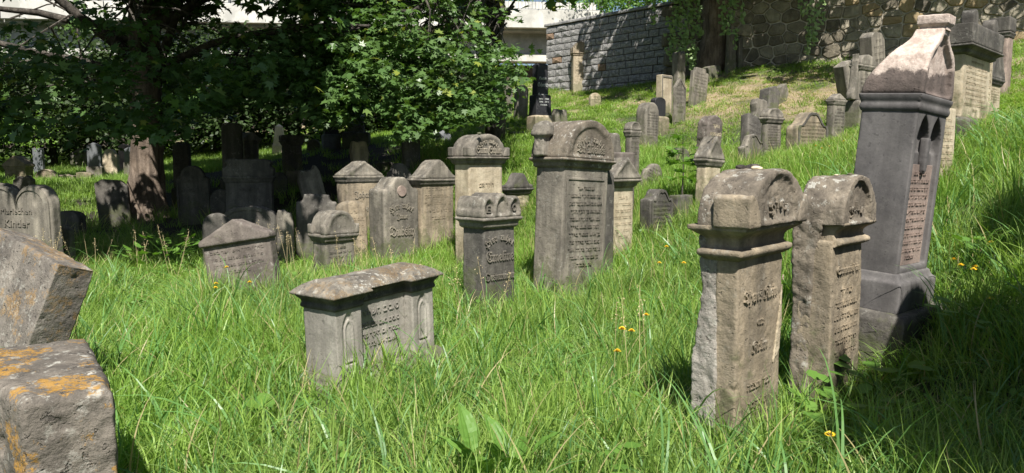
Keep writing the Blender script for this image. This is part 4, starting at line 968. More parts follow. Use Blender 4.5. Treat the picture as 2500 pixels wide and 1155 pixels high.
def crown_pts(n, cx, cy, rx, ry, zlow, ztop, keep, rng=RNG):
    out_ = []
    while len(out_) < n:
        q = rng.uniform(-1, 1, (4000, 3)); q = q[np.linalg.norm(q[:, :2], axis=1) < 1]
        h = np.sqrt(1 - np.clip(np.linalg.norm(q[:, :2], axis=1) ** 2, 0, 1))
        P = np.c_[cx + q[:, 0] * rx, cy + q[:, 1] * ry, zlow + (q[:, 2] * .5 + .5) * (ztop - zlow)]
        P = P[(q[:, 2] * .5 + .5) < h * .9 + .15]
        P = P[keep(P, rng)]; out_ += P.tolist()
    return np.array(out_[:n])
# lower edge of the foliage above the ground, as a height line along x at the crown's front
EX = [-200, 0, 120, 240, 330, 430, 520, 600, 700, 760, 830, 900, 980, 1060, 1130, 1180, 1230, 1262, 1295]
EY = [330, 335, 345, 350, 338, 330, 290, 250, 262, 290, 310, 225, 345, 330, 290, 315, 265, 205, 150]
def keep_main(P, rng):
    u, v = px_of(P); lim = np.interp(u, EX, EY) - 12
    return (v < lim) & (u < 1225 + .0 * v) & ((v > 135) | (rng.random(len(u)) < .42))
def place_crown(parent, P0, nspray, per, rad_, size, mat, name, flat=.2):
    C, Nn, sz = sprays(P0, per, rad_, size, flat=flat); C = C - np.array(parent.location)
    return link(name, leaves(name, C, Nn, sz, mat), parent)
P0 = crown_pts(620, base.x, base.y - .4, 8.0, 5.0, 2.0, 5.6, lambda P, r_: keep_main(P, r_) & (px_of(P)[0] < 900) & gaps(P, r_))
SPR1 = P0.tolist()
PX = np.c_[RNG.uniform(-8.6, -2.9, 190), RNG.uniform(8.2, 10.0, 190), RNG.uniform(5.0, 7.4, 190)]; PX = PX[(px_of(PX)[1] < -60)]  # unseen boughs added toward the viewpoint to extend the maple's shade
tag(place_crown(mp, PX, 0, 20, .6, .3, 'maple', 'shade_foliage'), kind='stuff'); limb(mp, (0, 0, 4.6), (2.2, -8, 6.2), .16, .03, 'barkdark', .3); limb(mp, (0, 0, 4.8), (-.2, -7.6, 6.4), .14, .03, 'barkdark', .3)
tag(place_crown(mp, P0, 0, 24, .42, .145, 'maple', 'foliage'), kind='stuff')
P0 = crown_pts(900, base.x - 1.5, base.y - 1.5, 8.6, 7.6, 4.9, 10, lambda P, r_: (px_of(P)[1] < -40) & (P[:, 0] < -3.2) & gaps(P, r_))
tag(place_crown(mp, P0, 0, 22, .8, .34, 'maple', 'upper_foliage'), kind='stuff')
# --- second maple, its branches reach into the sun
b2 = at(1208, 420, 16.5); b2.z = tz(b2.x, b2.y) - .1
m2 = empty('maple_tree', b2); tag(m2, 'slimmer maple with dark trunk and sunlit branches hanging over the headstones', 'tree')
limb(m2, (0, 0, 0), (-.15, .1, 8), .24, .16, 'barkdark', 0, 12, 9, 'trunk')
for q in [(-2.2, -2.8, 3.0, 1.9), (-3.6, -1.6, 3.9, 3), (.2, -2.0, 3.6, 2.4), (-1.2, -3.4, 2.6, 2), (-3.2, -3.0, 2.6, 2.2), (-4.8, -1.5, 4.4, 3.6), (.5, -1.4, 2.9, 2.1), (-1, -2, 5.5, 4)]:
    limb(m2, (0, 0, q[3]), q[:3], .07, .015, 'barkdark', .2)
def edge2(P, r_):
    u, v = px_of(P); lim = np.interp(u, EX, EY) - 10; right = np.interp(v, [-50, 30, 60, 100, 120, 170, 215, 260, 300, 340], [1215, 1245, 1215, 1180, 1270, 1285, 1255, 1235, 1205, 1170]) - 14
    left = 690 + (v > 200) * 60
    return (v < lim) & (u < right) & (u > left) & (v > -260) & ((v > 75) | (r_.random(len(u)) < .38))
P0 = crown_pts(520, b2.x - 2.3, b2.y - 2.4, 3.6, 1.7, 1.9, 5.4, edge2)
SPR2 = P0.tolist()
tag(place_crown(m2, P0, 0, 23, .34, .118, 'maple', 'foliage'), kind='stuff')
P0 = crown_pts(120, b2.x - 1.5, b2.y + .5, 3.6, 3.4, 5.2, 9, lambda P, r_: P[:, 2] > 5.3)
tag(place_crown(m2, P0, 0, 20, .8, .3, 'maple', 'upper_foliage'), kind='stuff')
# individually visible leaves at the tips of the sunlit branches (the largest ones)
tip = []
for (u, v, D) in [(1240, 45, 13.2), (1205, 25, 13.5), (1282, 125, 12.8), (1262, 165, 12.8), (1225, 135, 12.8), (1240, 205, 12.9), (1190, 235, 12.8), (1150, 280, 12.6), (1120, 310, 12.6), (1195, 300, 12.9), (990, 335, 12.6), (1010, 320, 12.6), (965, 300, 12.6), (940, 160, 12.4), (880, 150, 12.4), (830, 270, 12.5), (850, 235, 12.5), (520, 205, 11.6), (560, 190, 11.6), (590, 200, 11.6), (340, 150, 11.6), (420, 160, 11.8), (380, 140, 11.6), (480, 235, 11.8)]:
    tip.append((at(u, v, D), u))
lv = []
for k in range(8):
    P_ = ML * np.array([1, 1, 1 + .3 * (k % 3)]); V_ = (P_ + RNG.normal(size=P_.shape) * .03)[None] * .1; lv.append(fastmesh('leaf', V_, 16, 'maple', np.array([.15 + .1 * k])))
cnt = 0
for (c, u) in tip:
    par = m2 if u > 700 else mp
    for k in range(12):
        o = link('leaf', lv[(cnt + k) % 8], par); a = random.uniform(0, 2 * pi); r_ = .24 * sqrt(random.random())
        q = c + Vector((cos(a) * r_ * 1.3, sin(a) * r_, random.uniform(-.07, .07))); o.location = q - Vector(par.location)
        o.rotation_euler = (random.gauss(.45, .35), random.gauss(0, .35), random.uniform(0, 6.28)); s_ = random.uniform(.75, 1.25); o.scale = (s_, s_, s_); cnt += 1

def twigs(parent, limbs, spr, n_, seed):
    rr_ = random.Random(seed); sh_ = []
    for k in range(n_):
        p0, p1 = rr_.choice(limbs); a_ = Vector(p0).lerp(Vector(p1), rr_.uniform(.35, 1.0)); cand = [q for q in rr_.sample(spr, min(40, len(spr)))]
        q = min(cand, key=lambda c_: (Vector(c_) - parent.location - a_).length); b_ = Vector(q) - parent.location; m_ = a_.lerp(b_, .5) + Vector((rr_.uniform(-.1, .1), rr_.uniform(-.1, .1), .12))
        if (b_ - a_).length < 2.2: sh_.append(tube([a_, m_, b_], [.022, .014, .006], 5))
    if sh_: link('twigs', me_of(sh_), parent, 'barkdark')['kind'] = 'stuff'
twigs(m2, [((0, 0, q[3]), q[:3]) for q in [(-2.2, -2.8, 3.0, 1.9), (-3.6, -1.6, 3.9, 3), (.2, -2.0, 3.6, 2.4), (-1.2, -3.4, 2.6, 2), (-3.2, -3.0, 2.6, 2.2), (.5, -1.4, 2.9, 2.1)]], SPR2, 110, 3)
twigs(mp, [((0, 0, 3.4), (-2.4, -2, 5.6)), ((.1, 0, 3.0), (2.6, -2.2, 4.9)), ((0, 0, 3.9), (-3.8, -.5, 4.6)), ((0, 0, 2.7), (-1.6, -2.6, 3.2)), ((.1, 0, 3.6), (1.5, -3.2, 4.2)), ((0, 0, 3.2), (-5.2, -2.2, 3.9)), ((.1, 0, 3.4), (5.4, -2.6, 3.8))], SPR1, 120, 4)
# --- background trees and shrubs, embankment
def bush(name, label, cat, px, py, D, rx, ry, rz, nsp, per, size, mat, tmpl=OV, trunk=True, zoff=None, flat=.5, group=None):
    c = at(px, py, D); z0 = tz(c.x, c.y); root = empty(name, (c.x, c.y, z0)); tag(root, label, cat, group)
    cz = c.z - z0
    if trunk:
        limb(root, (0, 0, -.2), (0.1, 0, max(.5, cz)), .12 + .03 * rz, .06, 'barkdark', 0, 8, 5, 'trunk')
    q = RNG.normal(size=(nsp, 3)); q /= np.linalg.norm(q, axis=1)[:, None]; rr_ = RNG.uniform(.45, 1.0, nsp)[:, None]
    lump = 1 + .3 * vnoise(q, 2.2, int(px) % 50)[:, None]
    P_ = q * rr_ * lump * np.array([rx, ry, rz]) + np.array([0, 0, cz])
    P_ = P_[P_[:, 2] > .05]
    C, Nn, sz = sprays(P_, per, min(rx, rz) * .22, size, flat=flat, spread=.8)
    tag(link('foliage', leaves('foliage', C, Nn, sz, mat, tmpl), root), kind='stuff'); return root
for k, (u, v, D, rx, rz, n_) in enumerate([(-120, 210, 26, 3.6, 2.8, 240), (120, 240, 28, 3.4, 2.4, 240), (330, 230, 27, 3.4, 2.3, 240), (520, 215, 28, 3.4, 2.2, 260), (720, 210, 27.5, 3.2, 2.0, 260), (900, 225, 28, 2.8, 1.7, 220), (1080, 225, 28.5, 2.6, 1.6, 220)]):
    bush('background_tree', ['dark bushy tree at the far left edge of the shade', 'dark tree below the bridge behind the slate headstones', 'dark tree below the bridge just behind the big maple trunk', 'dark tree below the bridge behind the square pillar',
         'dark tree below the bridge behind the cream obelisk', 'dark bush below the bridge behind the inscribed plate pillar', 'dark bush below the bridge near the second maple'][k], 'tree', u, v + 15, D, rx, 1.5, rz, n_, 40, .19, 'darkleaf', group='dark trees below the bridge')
for k, (u, v, D, rx, rz) in enumerate([(60, 320, 25, 1.2, .8), (185, 345, 29, 1.8, .55), (790, 330, 22, .35, .8)]):
    bush('shrub', ['light green shrub in a patch of sun at the left', 'low sunlit yellowish bush beyond the slate headstones', 'thin weedy shrub beside the black obelisk'][k], 'shrub', u, v, D, rx, .6, rz, 26, 26, .07, 'shrub', trunk=False)
for k, (u, v, D, rx, rz) in enumerate([(100, -60, 48, 8, 3), (500, -70, 50, 8, 3), (900, -60, 48, 8, 3), (1250, -62, 50, 6, 3), (1440, -42, 47, 4.5, 2.6), (1530, 0, 27.5, 1.9, .9), (1640, -40, 26.5, 2.2, 1.6), (1580, -170, 32, 4, 3)]):
    bush('tree', ['tree beyond the bridge at its far left', 'tree beyond the bridge above the big maple trunk', 'tree beyond the bridge behind the middle railing', 'tree beyond the bridge near its right part', 'tree beyond the bridge end', 'green bush on top of the granite wall beside the bridge end', 'green bush spilling over the granite wall above the ivy', 'tree standing behind the granite wall'][k],
         'tree', u, v, D, rx, 1.6, rz, 90, 30, .2 if D > 40 else .12, 'shrub' if D > 40 else 'broad', group=None)
# tree at the wall, with ivy
b3 = at(1742, 165, 23.2); b3.z = tz(b3.x, b3.y) - .1
t3 = empty('leaning_tree', b3); tag(t3, 'grey barked tree leaning against the junction of the two walls', 'tree')
limb(t3, (-.15, 0, 0), (.45, .1, 5.5), .46, .26, 'bark', 0, 16, 9, 'trunk')
P0 = np.array([(b3.x + RNG.uniform(-3.1, 2.5), b3.y + RNG.uniform(-4.0, .4), RNG.uniform(7.0, 10.5)) for _ in range(210)])
P0 = P0[px_of(P0)[1] < -60]
tag(place_crown(t3, P0, 0, 20, .55, .26, 'maple', 'foliage', .35), kind='stuff')
limb(t3, (.4, 0, 4.8), (-3.2, -2.2, 7.6), .13, .03, 'bark'); limb(t3, (.4, 0, 5.0), (3.2, -2.2, 8.4), .13, .03, 'bark')
P0 = np.array([(b3.x + RNG.uniform(1.5, 10.5), b3.y - (b3.x * 0) + RNG.uniform(-6.4, -2.6), RNG.uniform(7.4, 10.5)) for _ in range(120)])
P0 = P0[px_of(P0)[1] < -60]
t4 = empty('tree', (b3.x + 5, b3.y + 4.0, 7.5)); tag(t4, 'tree on top of the rubble wall whose boughs overhang the slope', 'tree')
limb(t4, (0, 0, -1), (.2, -1, 4), .25, .15, 'bark', 0, 8, 5, 'trunk')
for q in ((-3, -6, 1.5), (0, -7, 1.2), (3.5, -7, 1.4)): limb(t4, (0, 0, 1), q, .12, .03, 'bark')
tag(place_crown(t4, P0, 0, 18, .5, .24, 'maple', 'foliage', .35), kind='stuff')
def ivy(label, strands, dens, size=.09):
    strands = [(a_, b_, c_, d_ - .75, e_) for a_, b_, c_, d_, e_ in strands]
    c0 = at(strands[0][0], 0, strands[0][3]); root = empty('ivy', (c0.x, c0.y, tz(c0.x, c0.y))); tag(root, label, 'ivy'); P_ = []; st_ = []
    for (u, v0, v1, D, wd) in strands:
        a = at(u, v0, D); b_ = at(u + random.uniform(-4, 4), v1, D); n_ = int(dens * (v1 - v0) / 100 * (wd / 12) * 55)
        t = RNG.random(n_); w_ = wd / F * D * (1 - .55 * t)
        P_.append(np.c_[a.x + (b_.x - a.x) * t + RNG.normal(size=n_) * w_ * .5, a.y + RNG.normal(size=n_) * .07, a.z + (b_.z - a.z) * t])
        st_.append(tube([tuple(a - root.location), tuple(a.lerp(b_, .5) - root.location + Vector((.03, 0, 0))), tuple(b_ - root.location)], [.012, .009, .004], 5))
    C = np.vstack(P_) - np.array(root.location); n_ = len(C); Nn = np.c_[RNG.normal(size=n_) * .5, np.full(n_, -1.0), RNG.normal(size=n_) * .4 + .5]
    tag(link('leaves', leaves('leaves', C, Nn, RNG.uniform(.7, 1.2, n_) * size, 'ivy', OV * 1.5), root), kind='stuff')
    link('stems', me_of(st_), root, 'barkdark')['kind'] = 'stuff'
ivy('thick ivy curtain hanging over the wall corner beside the leaning tree', [(1595, -30, 60, 23.5, 9), (1650, -30, 70, 23.4, 16), (1672, -30, 110, 23.3, 16), (1690, -30, 150, 23.3, 15), (1708, -30, 90, 23.2, 12), (1640, 40, 150, 23.5, 22), (1662, 90, 165, 23.4, 22), (1690, 110, 170, 23.3, 18), (1765, -30, 85, 22.6, 12), (1790, -20, 60, 22.6, 14), (1778, 40, 90, 22.5, 8), (1812, -30, 60, 22.4, 5), (1796, 70, 120, 22.3, 7)], 1.0)
ivy('ivy strands dangling down the middle of the rubble wall', [(1972, -30, 130, 21.6, 9), (1990, -30, 110, 21.5, 12), (1960, -30, 40, 21.6, 8), (2008, -30, 60, 21.4, 8), (1976, 60, 145, 21.5, 5)], .9)

# --- off to the right and behind the viewpoint: trees that shade the lower right corner
def shade_tree(label, x, y, z0, z1, rx, ry, n_, size=.22):
    zb = tz(x, y); root = empty('tree', (x, y, zb)); tag(root, label, 'tree')
    limb(root, (1.2, -.8, -.2), (0, 0, z1 - .5), .2, .07, 'bark', 0, 9, 6, 'trunk')
    q = RNG.normal(size=(n_, 3)); q /= np.linalg.norm(q, axis=1)[:, None]; q *= RNG.random(n_)[:, None] ** .4
    P_ = q * np.array([rx, ry, (z1 - z0) / 2]) + np.array([0, 0, (z1 + z0) / 2 - 0])
    C, Nn, sz = sprays(P_, 22, .35, size, flat=.4, spread=.8); tag(link('foliage', leaves('foliage', C, Nn, sz, 'maple'), root), kind='stuff'); return root
shade_tree('dense tree rising just outside the view at the lower right', 3.95, -.35, 3.9, 6.2, 1.6, 1.1, 420)
shade_tree('second dense tree outside the view to the right', 5.6, 1.5, 4.2, 7.0, 1.0, 1.0, 130)

# ------------------------------------------------------------ grass
def tuft_mesh(nb, h, spread, lean, width, segs, rng, curl=1.0, hv=.35):
    V = []
    T = []
    for b_ in range(nb):
        a = rng.random() * 2 * pi; r0 = spread * sqrt(rng.random()); x0, y0 = cos(a) * r0, sin(a) * r0
        da = a + rng.normal() * .9; hh = h * (1 - hv * rng.random()) * rng.uniform(.75, 1.15); ln = lean * rng.uniform(.3, 1.5); w_ = width * rng.uniform(.6, 1.3)
        wa = da + pi / 2 + rng.normal() * .5; wx, wy = cos(wa), sin(wa); tt = rng.random(); prev = None
        tw = rng.normal() * .8
        for s in range(segs + 1):
            t = s / segs; th = ln * (t ** 1.3) * curl; 
            if s == 0: px_, pz_, pd = 0, 0, 0
            else:
                pd += hh / segs * sin(min(th, 2.4)); pz_ += hh / segs * cos(min(th, 2.4))
            c_ = np.array([x0 + cos(da) * pd, y0 + sin(da) * pd, pz_ - .01]); wv = w_ * (1 - t ** 1.8) * .5 + .0004
            wv_ = np.array([cos(wa + tw * t), sin(wa + tw * t), 0]) * wv; cur = (c_ - wv_, c_ + wv_)
            if prev is not None: V.append([prev[0], prev[1], cur[1], cur[0]]); T.append(tt)
            prev = cur
    return np.array(V), np.array(T)
def protos(name, specs, mat, seed):
    rng = np.random.default_rng(seed); c = bpy.data.collections.new(name)
    for i, sp_ in enumerate(specs):
        V, T = tuft_mesh(*sp_[:6], rng, *sp_[6:]); me = fastmesh('%s_%02d' % (name, i), V, 4, mat, T)
        o = bpy.data.objects.new('%s_%02d' % (name, i), me); c.objects.link(o)
    return c
def scatter(name, coll, P, rot, scl, idx, label=None):
    me = bpy.data.meshes.new(name); n = len(P); me.vertices.add(n); me.vertices.foreach_set('co', P.astype(np.float32).ravel())
    for nm, tp, arr, key in (('rot', 'FLOAT_VECTOR', rot, 'vector'), ('scl', 'FLOAT_VECTOR', scl, 'vector'), ('idx', 'INT', idx, 'value')):
        a = me.attributes.new(nm, tp, 'POINT'); a.data.foreach_set(key, np.ascontiguousarray(arr.astype(np.int32 if tp == 'INT' else np.float32)).ravel())
    o = link(name, me); tag(o, kind='stuff')
    ng = bpy.data.node_groups.new(name, 'GeometryNodeTree'); ng.interface.new_socket('Geometry', in_out='INPUT', socket_type='NodeSocketGeometry'); ng.interface.new_socket('Geometry', in_out='OUTPUT', socket_type='NodeSocketGeometry')
    gi = ng.nodes.new('NodeGroupInput'); go = ng.nodes.new('NodeGroupOutput'); ip = ng.nodes.new('GeometryNodeInstanceOnPoints'); ci = ng.nodes.new('GeometryNodeCollectionInfo')
    ci.inputs[0].default_value = coll; ci.inputs['Separate Children'].default_value = True; ci.inputs['Reset Children'].default_value = True
    def na(nm, dt):
        x = ng.nodes.new('GeometryNodeInputNamedAttribute'); x.data_type = dt; x.inputs[0].default_value = nm; return x.outputs[0]
    e = ng.nodes.new('FunctionNodeEulerToRotation')
    L_ = ng.links.new; L_(gi.outputs[0], ip.inputs['Points']); L_(ci.outputs[0], ip.inputs['Instance']); ip.inputs['Pick Instance'].default_value = True
    L_(na('idx', 'INT'), ip.inputs['Instance Index']); L_(na('rot', 'FLOAT_VECTOR'), e.inputs[0]); L_(e.outputs[0], ip.inputs['Rotation']); L_(na('scl', 'FLOAT_VECTOR'), ip.inputs['Scale']); L_(ip.outputs[0], go.inputs[0])
    m_ = o.modifiers.new('scatter', 'NODES'); m_.node_group = ng
    return o
WA = np.array([A0.x, A0.y]); WB = np.array([B0.x, B0.y]); WC = np.array([B1.x, B1.y])
def infront(P):
    x, y = P[:, 0], P[:, 1]
    yw = np.where(x < WB[0], WA[1] + (x - WA[0]) / (WB[0] - WA[0]) * (WB[1] - WA[1]), WB[1] + (x - WB[0]) / (WC[0] - WB[0]) * (WC[1] - WB[1]))
    yw = np.where(x < WA[0] - .2, 32.0, yw); return y < yw - .12
def pts_in(y0, y1, dens, left=-1.05, right=1.0):
    area = (right - left) * 1.05 * (y1 * y1 - y0 * y0) / 2 + 3.4 * (y1 - y0) * .85; n = int(area * dens * 1.0)
    y = np.sqrt(RNG.uniform(y0 * y0, y1 * y1, n)); x = RNG.uniform(-1, 1, n) * (.80 * y + 1.3) ; P = np.c_[x, y, x * 0]
    P = P[infront(P)]
    ok = np.ones(len(P), bool)
    for (fx, fy, hw, hd, A_) in FOOT:
        dx, dy = P[:, 0] - fx, P[:, 1] - fy; lx = dx * cos(A_) + dy * sin(A_); ly = -dx * sin(A_) + dy * cos(A_)
        ok &= ~((np.abs(lx) < hw + .01) & (np.abs(ly) < hd + .01))
    P = P[ok]; P[:, 2] = TZ(P[:, 0], P[:, 1]) - .01; return P
def dryness(P): # straw patches high on the slope
    n1 = fbm(np.c_[P[:, 0], P[:, 1], P[:, 0] * 0], .55, 3, 31)
    d1 = np.exp(-((P[:, 0] - 7.2) / 3.4) ** 2 - ((P[:, 1] - 19.3) / 2.6) ** 2); d2 = np.exp(-((P[:, 0] - 2.9) / 1.6) ** 2 - ((P[:, 1] - 23.5) / 2.2) ** 2)
    return np.clip(d1 * 1.3 + d2 * .7 + n1 * .6 - .3, 0, 1)
def shade_thin(P):      # grass thinned under the maple where little grows, also to darken its shade
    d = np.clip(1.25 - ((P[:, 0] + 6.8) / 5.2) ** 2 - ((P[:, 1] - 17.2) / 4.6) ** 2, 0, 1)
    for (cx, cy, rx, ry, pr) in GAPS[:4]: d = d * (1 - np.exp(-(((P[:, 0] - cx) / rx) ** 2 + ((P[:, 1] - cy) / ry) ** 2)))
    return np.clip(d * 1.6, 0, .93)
def hfac(P):
    n1 = vnoise(np.c_[P[:, 0], P[:, 1], P[:, 0] * 0], .9, 9); n2 = vnoise(np.c_[P[:, 0], P[:, 1], P[:, 0] * 0], 3.1, 12)
    f = 1.1 + .38 * n1 + .3 * n2
    pth = np.abs(P[:, 0] + 4.4 + (P[:, 1] - 9) * .42); f = f * (1 - .5 * np.exp(-(pth / .35) ** 2) * (P[:, 1] > 5) * (P[:, 1] < 14))
    slope = np.clip((P[:, 2] - 1.3) / 1.2, 0, 1); f = f * (1 - .6 * slope)
    return np.clip(f, .3, 1.6)
long_ = protos('long_grass', [(30, .34, .12, 1.3, .0075, 5), (26, .42, .13, 1.8, .008, 6), (34, .26, .13, .9, .0065, 4), (22, .46, .11, 1.6, .009, 7), (30, .28, .15, 2.0, .0075, 5), (14, .42, .10, .6, .011, 5), (26, .38, .14, 2.3, .007, 7)], 'grass', 3)
mid_ = protos('meadow_grass', [(34, .27, .15, 1.2, .0095, 4), (30, .34, .16, 1.7, .010, 4), (34, .22, .16, .8, .009, 3), (24, .36, .13, 1.4, .011, 4)], 'grass', 4)
far_ = protos('far_grass', [(30, .27, .2, .9, .014, 3), (30, .32, .2, 1.3, .015, 3), (30, .22, .2, .6, .013, 3)], 'grass', 5)
dry_ = protos('dry_grass', [(26, .13, .2, 1.2, .012, 3), (26, .17, .2, 1.5, .012, 3), (26, .1, .22, 1.0, .014, 2)], 'grassdry', 6)
def do(name, coll, k, P, s=1.0):
    n = len(P); f = hfac(P) * s; nx_ = fbm(np.c_[P[:, 0], P[:, 1], P[:, 0] * 0], .8, 2, 40); ny_ = fbm(np.c_[P[:, 0], P[:, 1], P[:, 0] * 0], .8, 2, 50)
    rot = np.c_[RNG.normal(size=n) * .12 + nx_ * .6, RNG.normal(size=n) * .12 + ny_ * .6, RNG.random(n) * 2 * pi]
    u = RNG.uniform(.75, 1.2, n); scatter(name, coll, P, rot, np.c_[u, u, u * f], RNG.integers(0, k, n))
P = pts_in(1.6, 8.5, 100); q = fbm(P * np.array([1, 1, 0]), 2.6, 3, 70); P = P[RNG.random(len(P)) < np.clip(.72 + q * 1.3, .18, 1)]; do('grass', long_, 7, P)
arch_ = protos('arching_grass', [(5, .62, .08, 2.0, .011, 8), (4, .7, .06, 1.5, .012, 8), (6, .5, .1, 2.3, .010, 8), (3, .66, .05, 1.0, .013, 7)], 'grassblue', 14)
P = pts_in(1.6, 9.5, 26); do('arching_grass', arch_, 4, P)
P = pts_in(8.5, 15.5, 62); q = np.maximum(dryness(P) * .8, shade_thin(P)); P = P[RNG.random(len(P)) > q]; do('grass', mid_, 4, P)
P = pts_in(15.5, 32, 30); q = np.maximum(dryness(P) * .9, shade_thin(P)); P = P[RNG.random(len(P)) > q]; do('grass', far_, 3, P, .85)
P = pts_in(12, 27, 34); q = dryness(P); P = P[(RNG.random(len(P)) < q)]; do('dry_grass', dry_, 3, P)

CLV = np.array([(0, 0, 0), (.3, .25, .04), (.42, .55, .02), (.3, .85, -.02), (0, 1.0, -.06), (-.3, .85, -.02), (-.42, .55, .02), (-.3, .25, .04)])
cv = bpy.data.collections.new('herbs'); rg = np.random.default_rng(77)
for i in range(5):
    n_ = 16; a_ = rg.random(n_) * 6.28; r_ = np.sqrt(rg.random(n_)) * .11; C = np.c_[np.cos(a_) * r_, np.sin(a_) * r_, rg.uniform(.04, .18, n_)]
    me = leaves('herbs_%02d' % i, C, np.c_[np.cos(a_) * .5, np.sin(a_) * .5, np.ones(n_)] + rg.normal(size=(n_, 3)) * .3, rg.uniform(.02, .042, n_) * (1 + .4 * (i == 2)), 'broad', CLV * np.array([1.2 if i % 2 else .8, 1, 1]), rg)
    cv.objects.link(bpy.data.objects.new('herbs_%02d' % i, me))
P = pts_in(3.4, 12, 9); q = fbm(P * np.array([1, 1, 0]), 1.1, 3, 91); P = P[q > .06]; n_ = len(P)
u = RNG.uniform(.8, 1.4, n_); scatter('meadow_herbs', cv, P, np.c_[RNG.normal(size=n_) * .2, RNG.normal(size=n_) * .2, RNG.random(n_) * 6.28], np.c_[u, u, u], RNG.integers(0, 5, n_))
# ------------------------------------------------------------ flowering stalks, weeds, flowers, pebbles
def stalks():      # grass stalks with pale seed heads
    V = []; rng = np.random.default_rng(8)
    spots = [(230, 520, 10.5), (300, 540, 10.5), (560, 560, 9.8), (640, 555, 9.8), (680, 545, 9.9), (735, 530, 10), (110, 520, 9.5), (90, 560, 9.5), (1535, 800, 5.5), (1180, 700, 6.5), (980, 640, 8), (420, 560, 10), (860, 620, 8.5)]
    for (u, v, D) in spots:
        for k in range(4):
            c = at(u + rng.normal() * 25, v, D + rng.normal() * .3); z0 = tz(c.x, c.y); h = rng.uniform(.55, .85); lx, ly = rng.normal() * .12, rng.normal() * .12
            p0 = np.array([c.x, c.y, z0]); p1 = p0 + np.array([lx, ly, h]); w_ = np.array([.0014, 0, 0]); V.append([p0 - w_, p0 + w_, p1 + w_, p1 - w_])
            for j in range(26):
                t = rng.uniform(.72, 1.0); q = p0 + (p1 - p0) * t + rng.normal(size=3) * .018; e = rng.normal(size=3); e = e / np.linalg.norm(e) * .009; f_ = np.cross(e, rng.normal(size=3)); f_ = f_ / np.linalg.norm(f_) * .003
                V.append([q - e, q + f_, q + e, q - f_])
    V = np.array(V); tag(link('seed_stalks', fastmesh('seed_stalks', V, 4, 'straw')), kind='stuff')
stalks()
def flower_mesh():
    S_ = [tube([(0, 0, 0), (.01, .005, .2), (.012, .01, .4)], [.003, .0025, .002], 5)]
    st = me_of(S_); st.materials.append(MATS['shrub']); V = []
    for ring_, (r_, z_, n_) in enumerate(((.022, .405, 14), (.015, .411, 11), (.008, .415, 7))):
        for i in range(n_):
            a = 2 * pi * i / n_ + ring_ * .3; c_, s_ = cos(a), sin(a); t_ = (-s_ * .004, c_ * .004)
            V.append([(.012, .01, z_ - .004), (.012 + c_ * r_ * .7 + t_[0], .01 + s_ * r_ * .7 + t_[1], z_), (.012 + c_ * r_, .01 + s_ * r_, z_ + .002), (.012 + c_ * r_ * .7 - t_[0], .01 + s_ * r_ * .7 - t_[1], z_)])
    hd = fastmesh('head', np.array(V), 4, 'yellow'); return st, hd
st, hd = flower_mesh()
FL = [(512, 690, 7.6), (520, 700, 7.6), (598, 688, 7.5), (560, 650, 7.8), (1505, 795, 5.0), (1538, 808, 4.9), (1512, 860, 4.4), (1640, 595, 7.8), (1612, 640, 7.4), (2040, 1055, 3.5), (2362, 645, 5.8), (2372, 655, 5.7), (2392, 650, 5.7), (2430, 590, 6.1), (2330, 632, 5.9), (2418, 738, 5.2),
      (2010, 372, 11.5), (2030, 360, 11.5), (1990, 355, 12), (2055, 352, 12), (1870, 520, 8.6), (1905, 500, 8.8), (1180, 1130, 3.4), (1585, 770, 5.4), (1670, 640, 7.3)]
FLAB = ['dandelion low before the left corner of the leaning gabled headstone', 'second dandelion beside it before the gabled headstone corner', 'yellow flower before the middle of the leaning gabled headstone', 'highest yellow flower against the face of the leaning gabled headstone',
 'left flower of the trio in the open grass between the Meiles and Theres Klein stones', 'right flower of the trio in the open grass', 'lowest flower of the trio in the open grass', 'yellow flower right of the small pale stone behind Meiles, upper one', 'yellow flower just below and left of the upper one behind the open grass',
 'big orange yellow dandelion in the grass before the second headstone', 'yellow flower in a cluster on the right hillside, left upper one', 'middle flower of the cluster on the right hillside', 'right lower flower of the hillside cluster', 'yellow flower highest on the right hillside', 'leftmost yellow flower by the edge of the tall dark monument', 'yellow flower at the shade edge on the right hillside',
 'yellow flower on the slope below the wide scrolled headstone, second from left', 'yellow flower on the slope close under the gabled headstone', 'leftmost yellow flower under the wide scrolled headstone', 'rightmost yellow flower on the slope beside the tall monument', 'lone yellow flower in the grass above the Theres Klein cap', 'upper lone yellow flower in the grass above the Theres Klein cap',
 'orange flower at the bottom edge beside the dock leaf', 'yellow flower in the open grass left of the Theres Klein stone', 'yellow flower low in the grass just left of the Theres Klein cap']
for k, (u, v, D) in enumerate(FL):
    c = at(u, v, D); z0 = tz(c.x, c.y); h = min(.6, max(.2, c.z - z0))
    r_ = empty('dandelion', (c.x, c.y, z0)); tag(r_, FLAB[k], 'flower', 'yellow flowers scattered in the grass')
    s_ = link('stem', st, r_); hh_ = link('flower_head', hd, r_)
    for o in (s_, hh_): o.scale = (1.2, 1.2, h / .41)
    hh_.scale = (1.25, 1.25, 1.25); hh_.location = (0, 0, h - .41 * 1.25); r_.rotation_euler = (random.uniform(-.1, .1), random.uniform(-.1, .1), random.uniform(0, 6))
    hh_.rotation_euler = (.0, 0, 0)
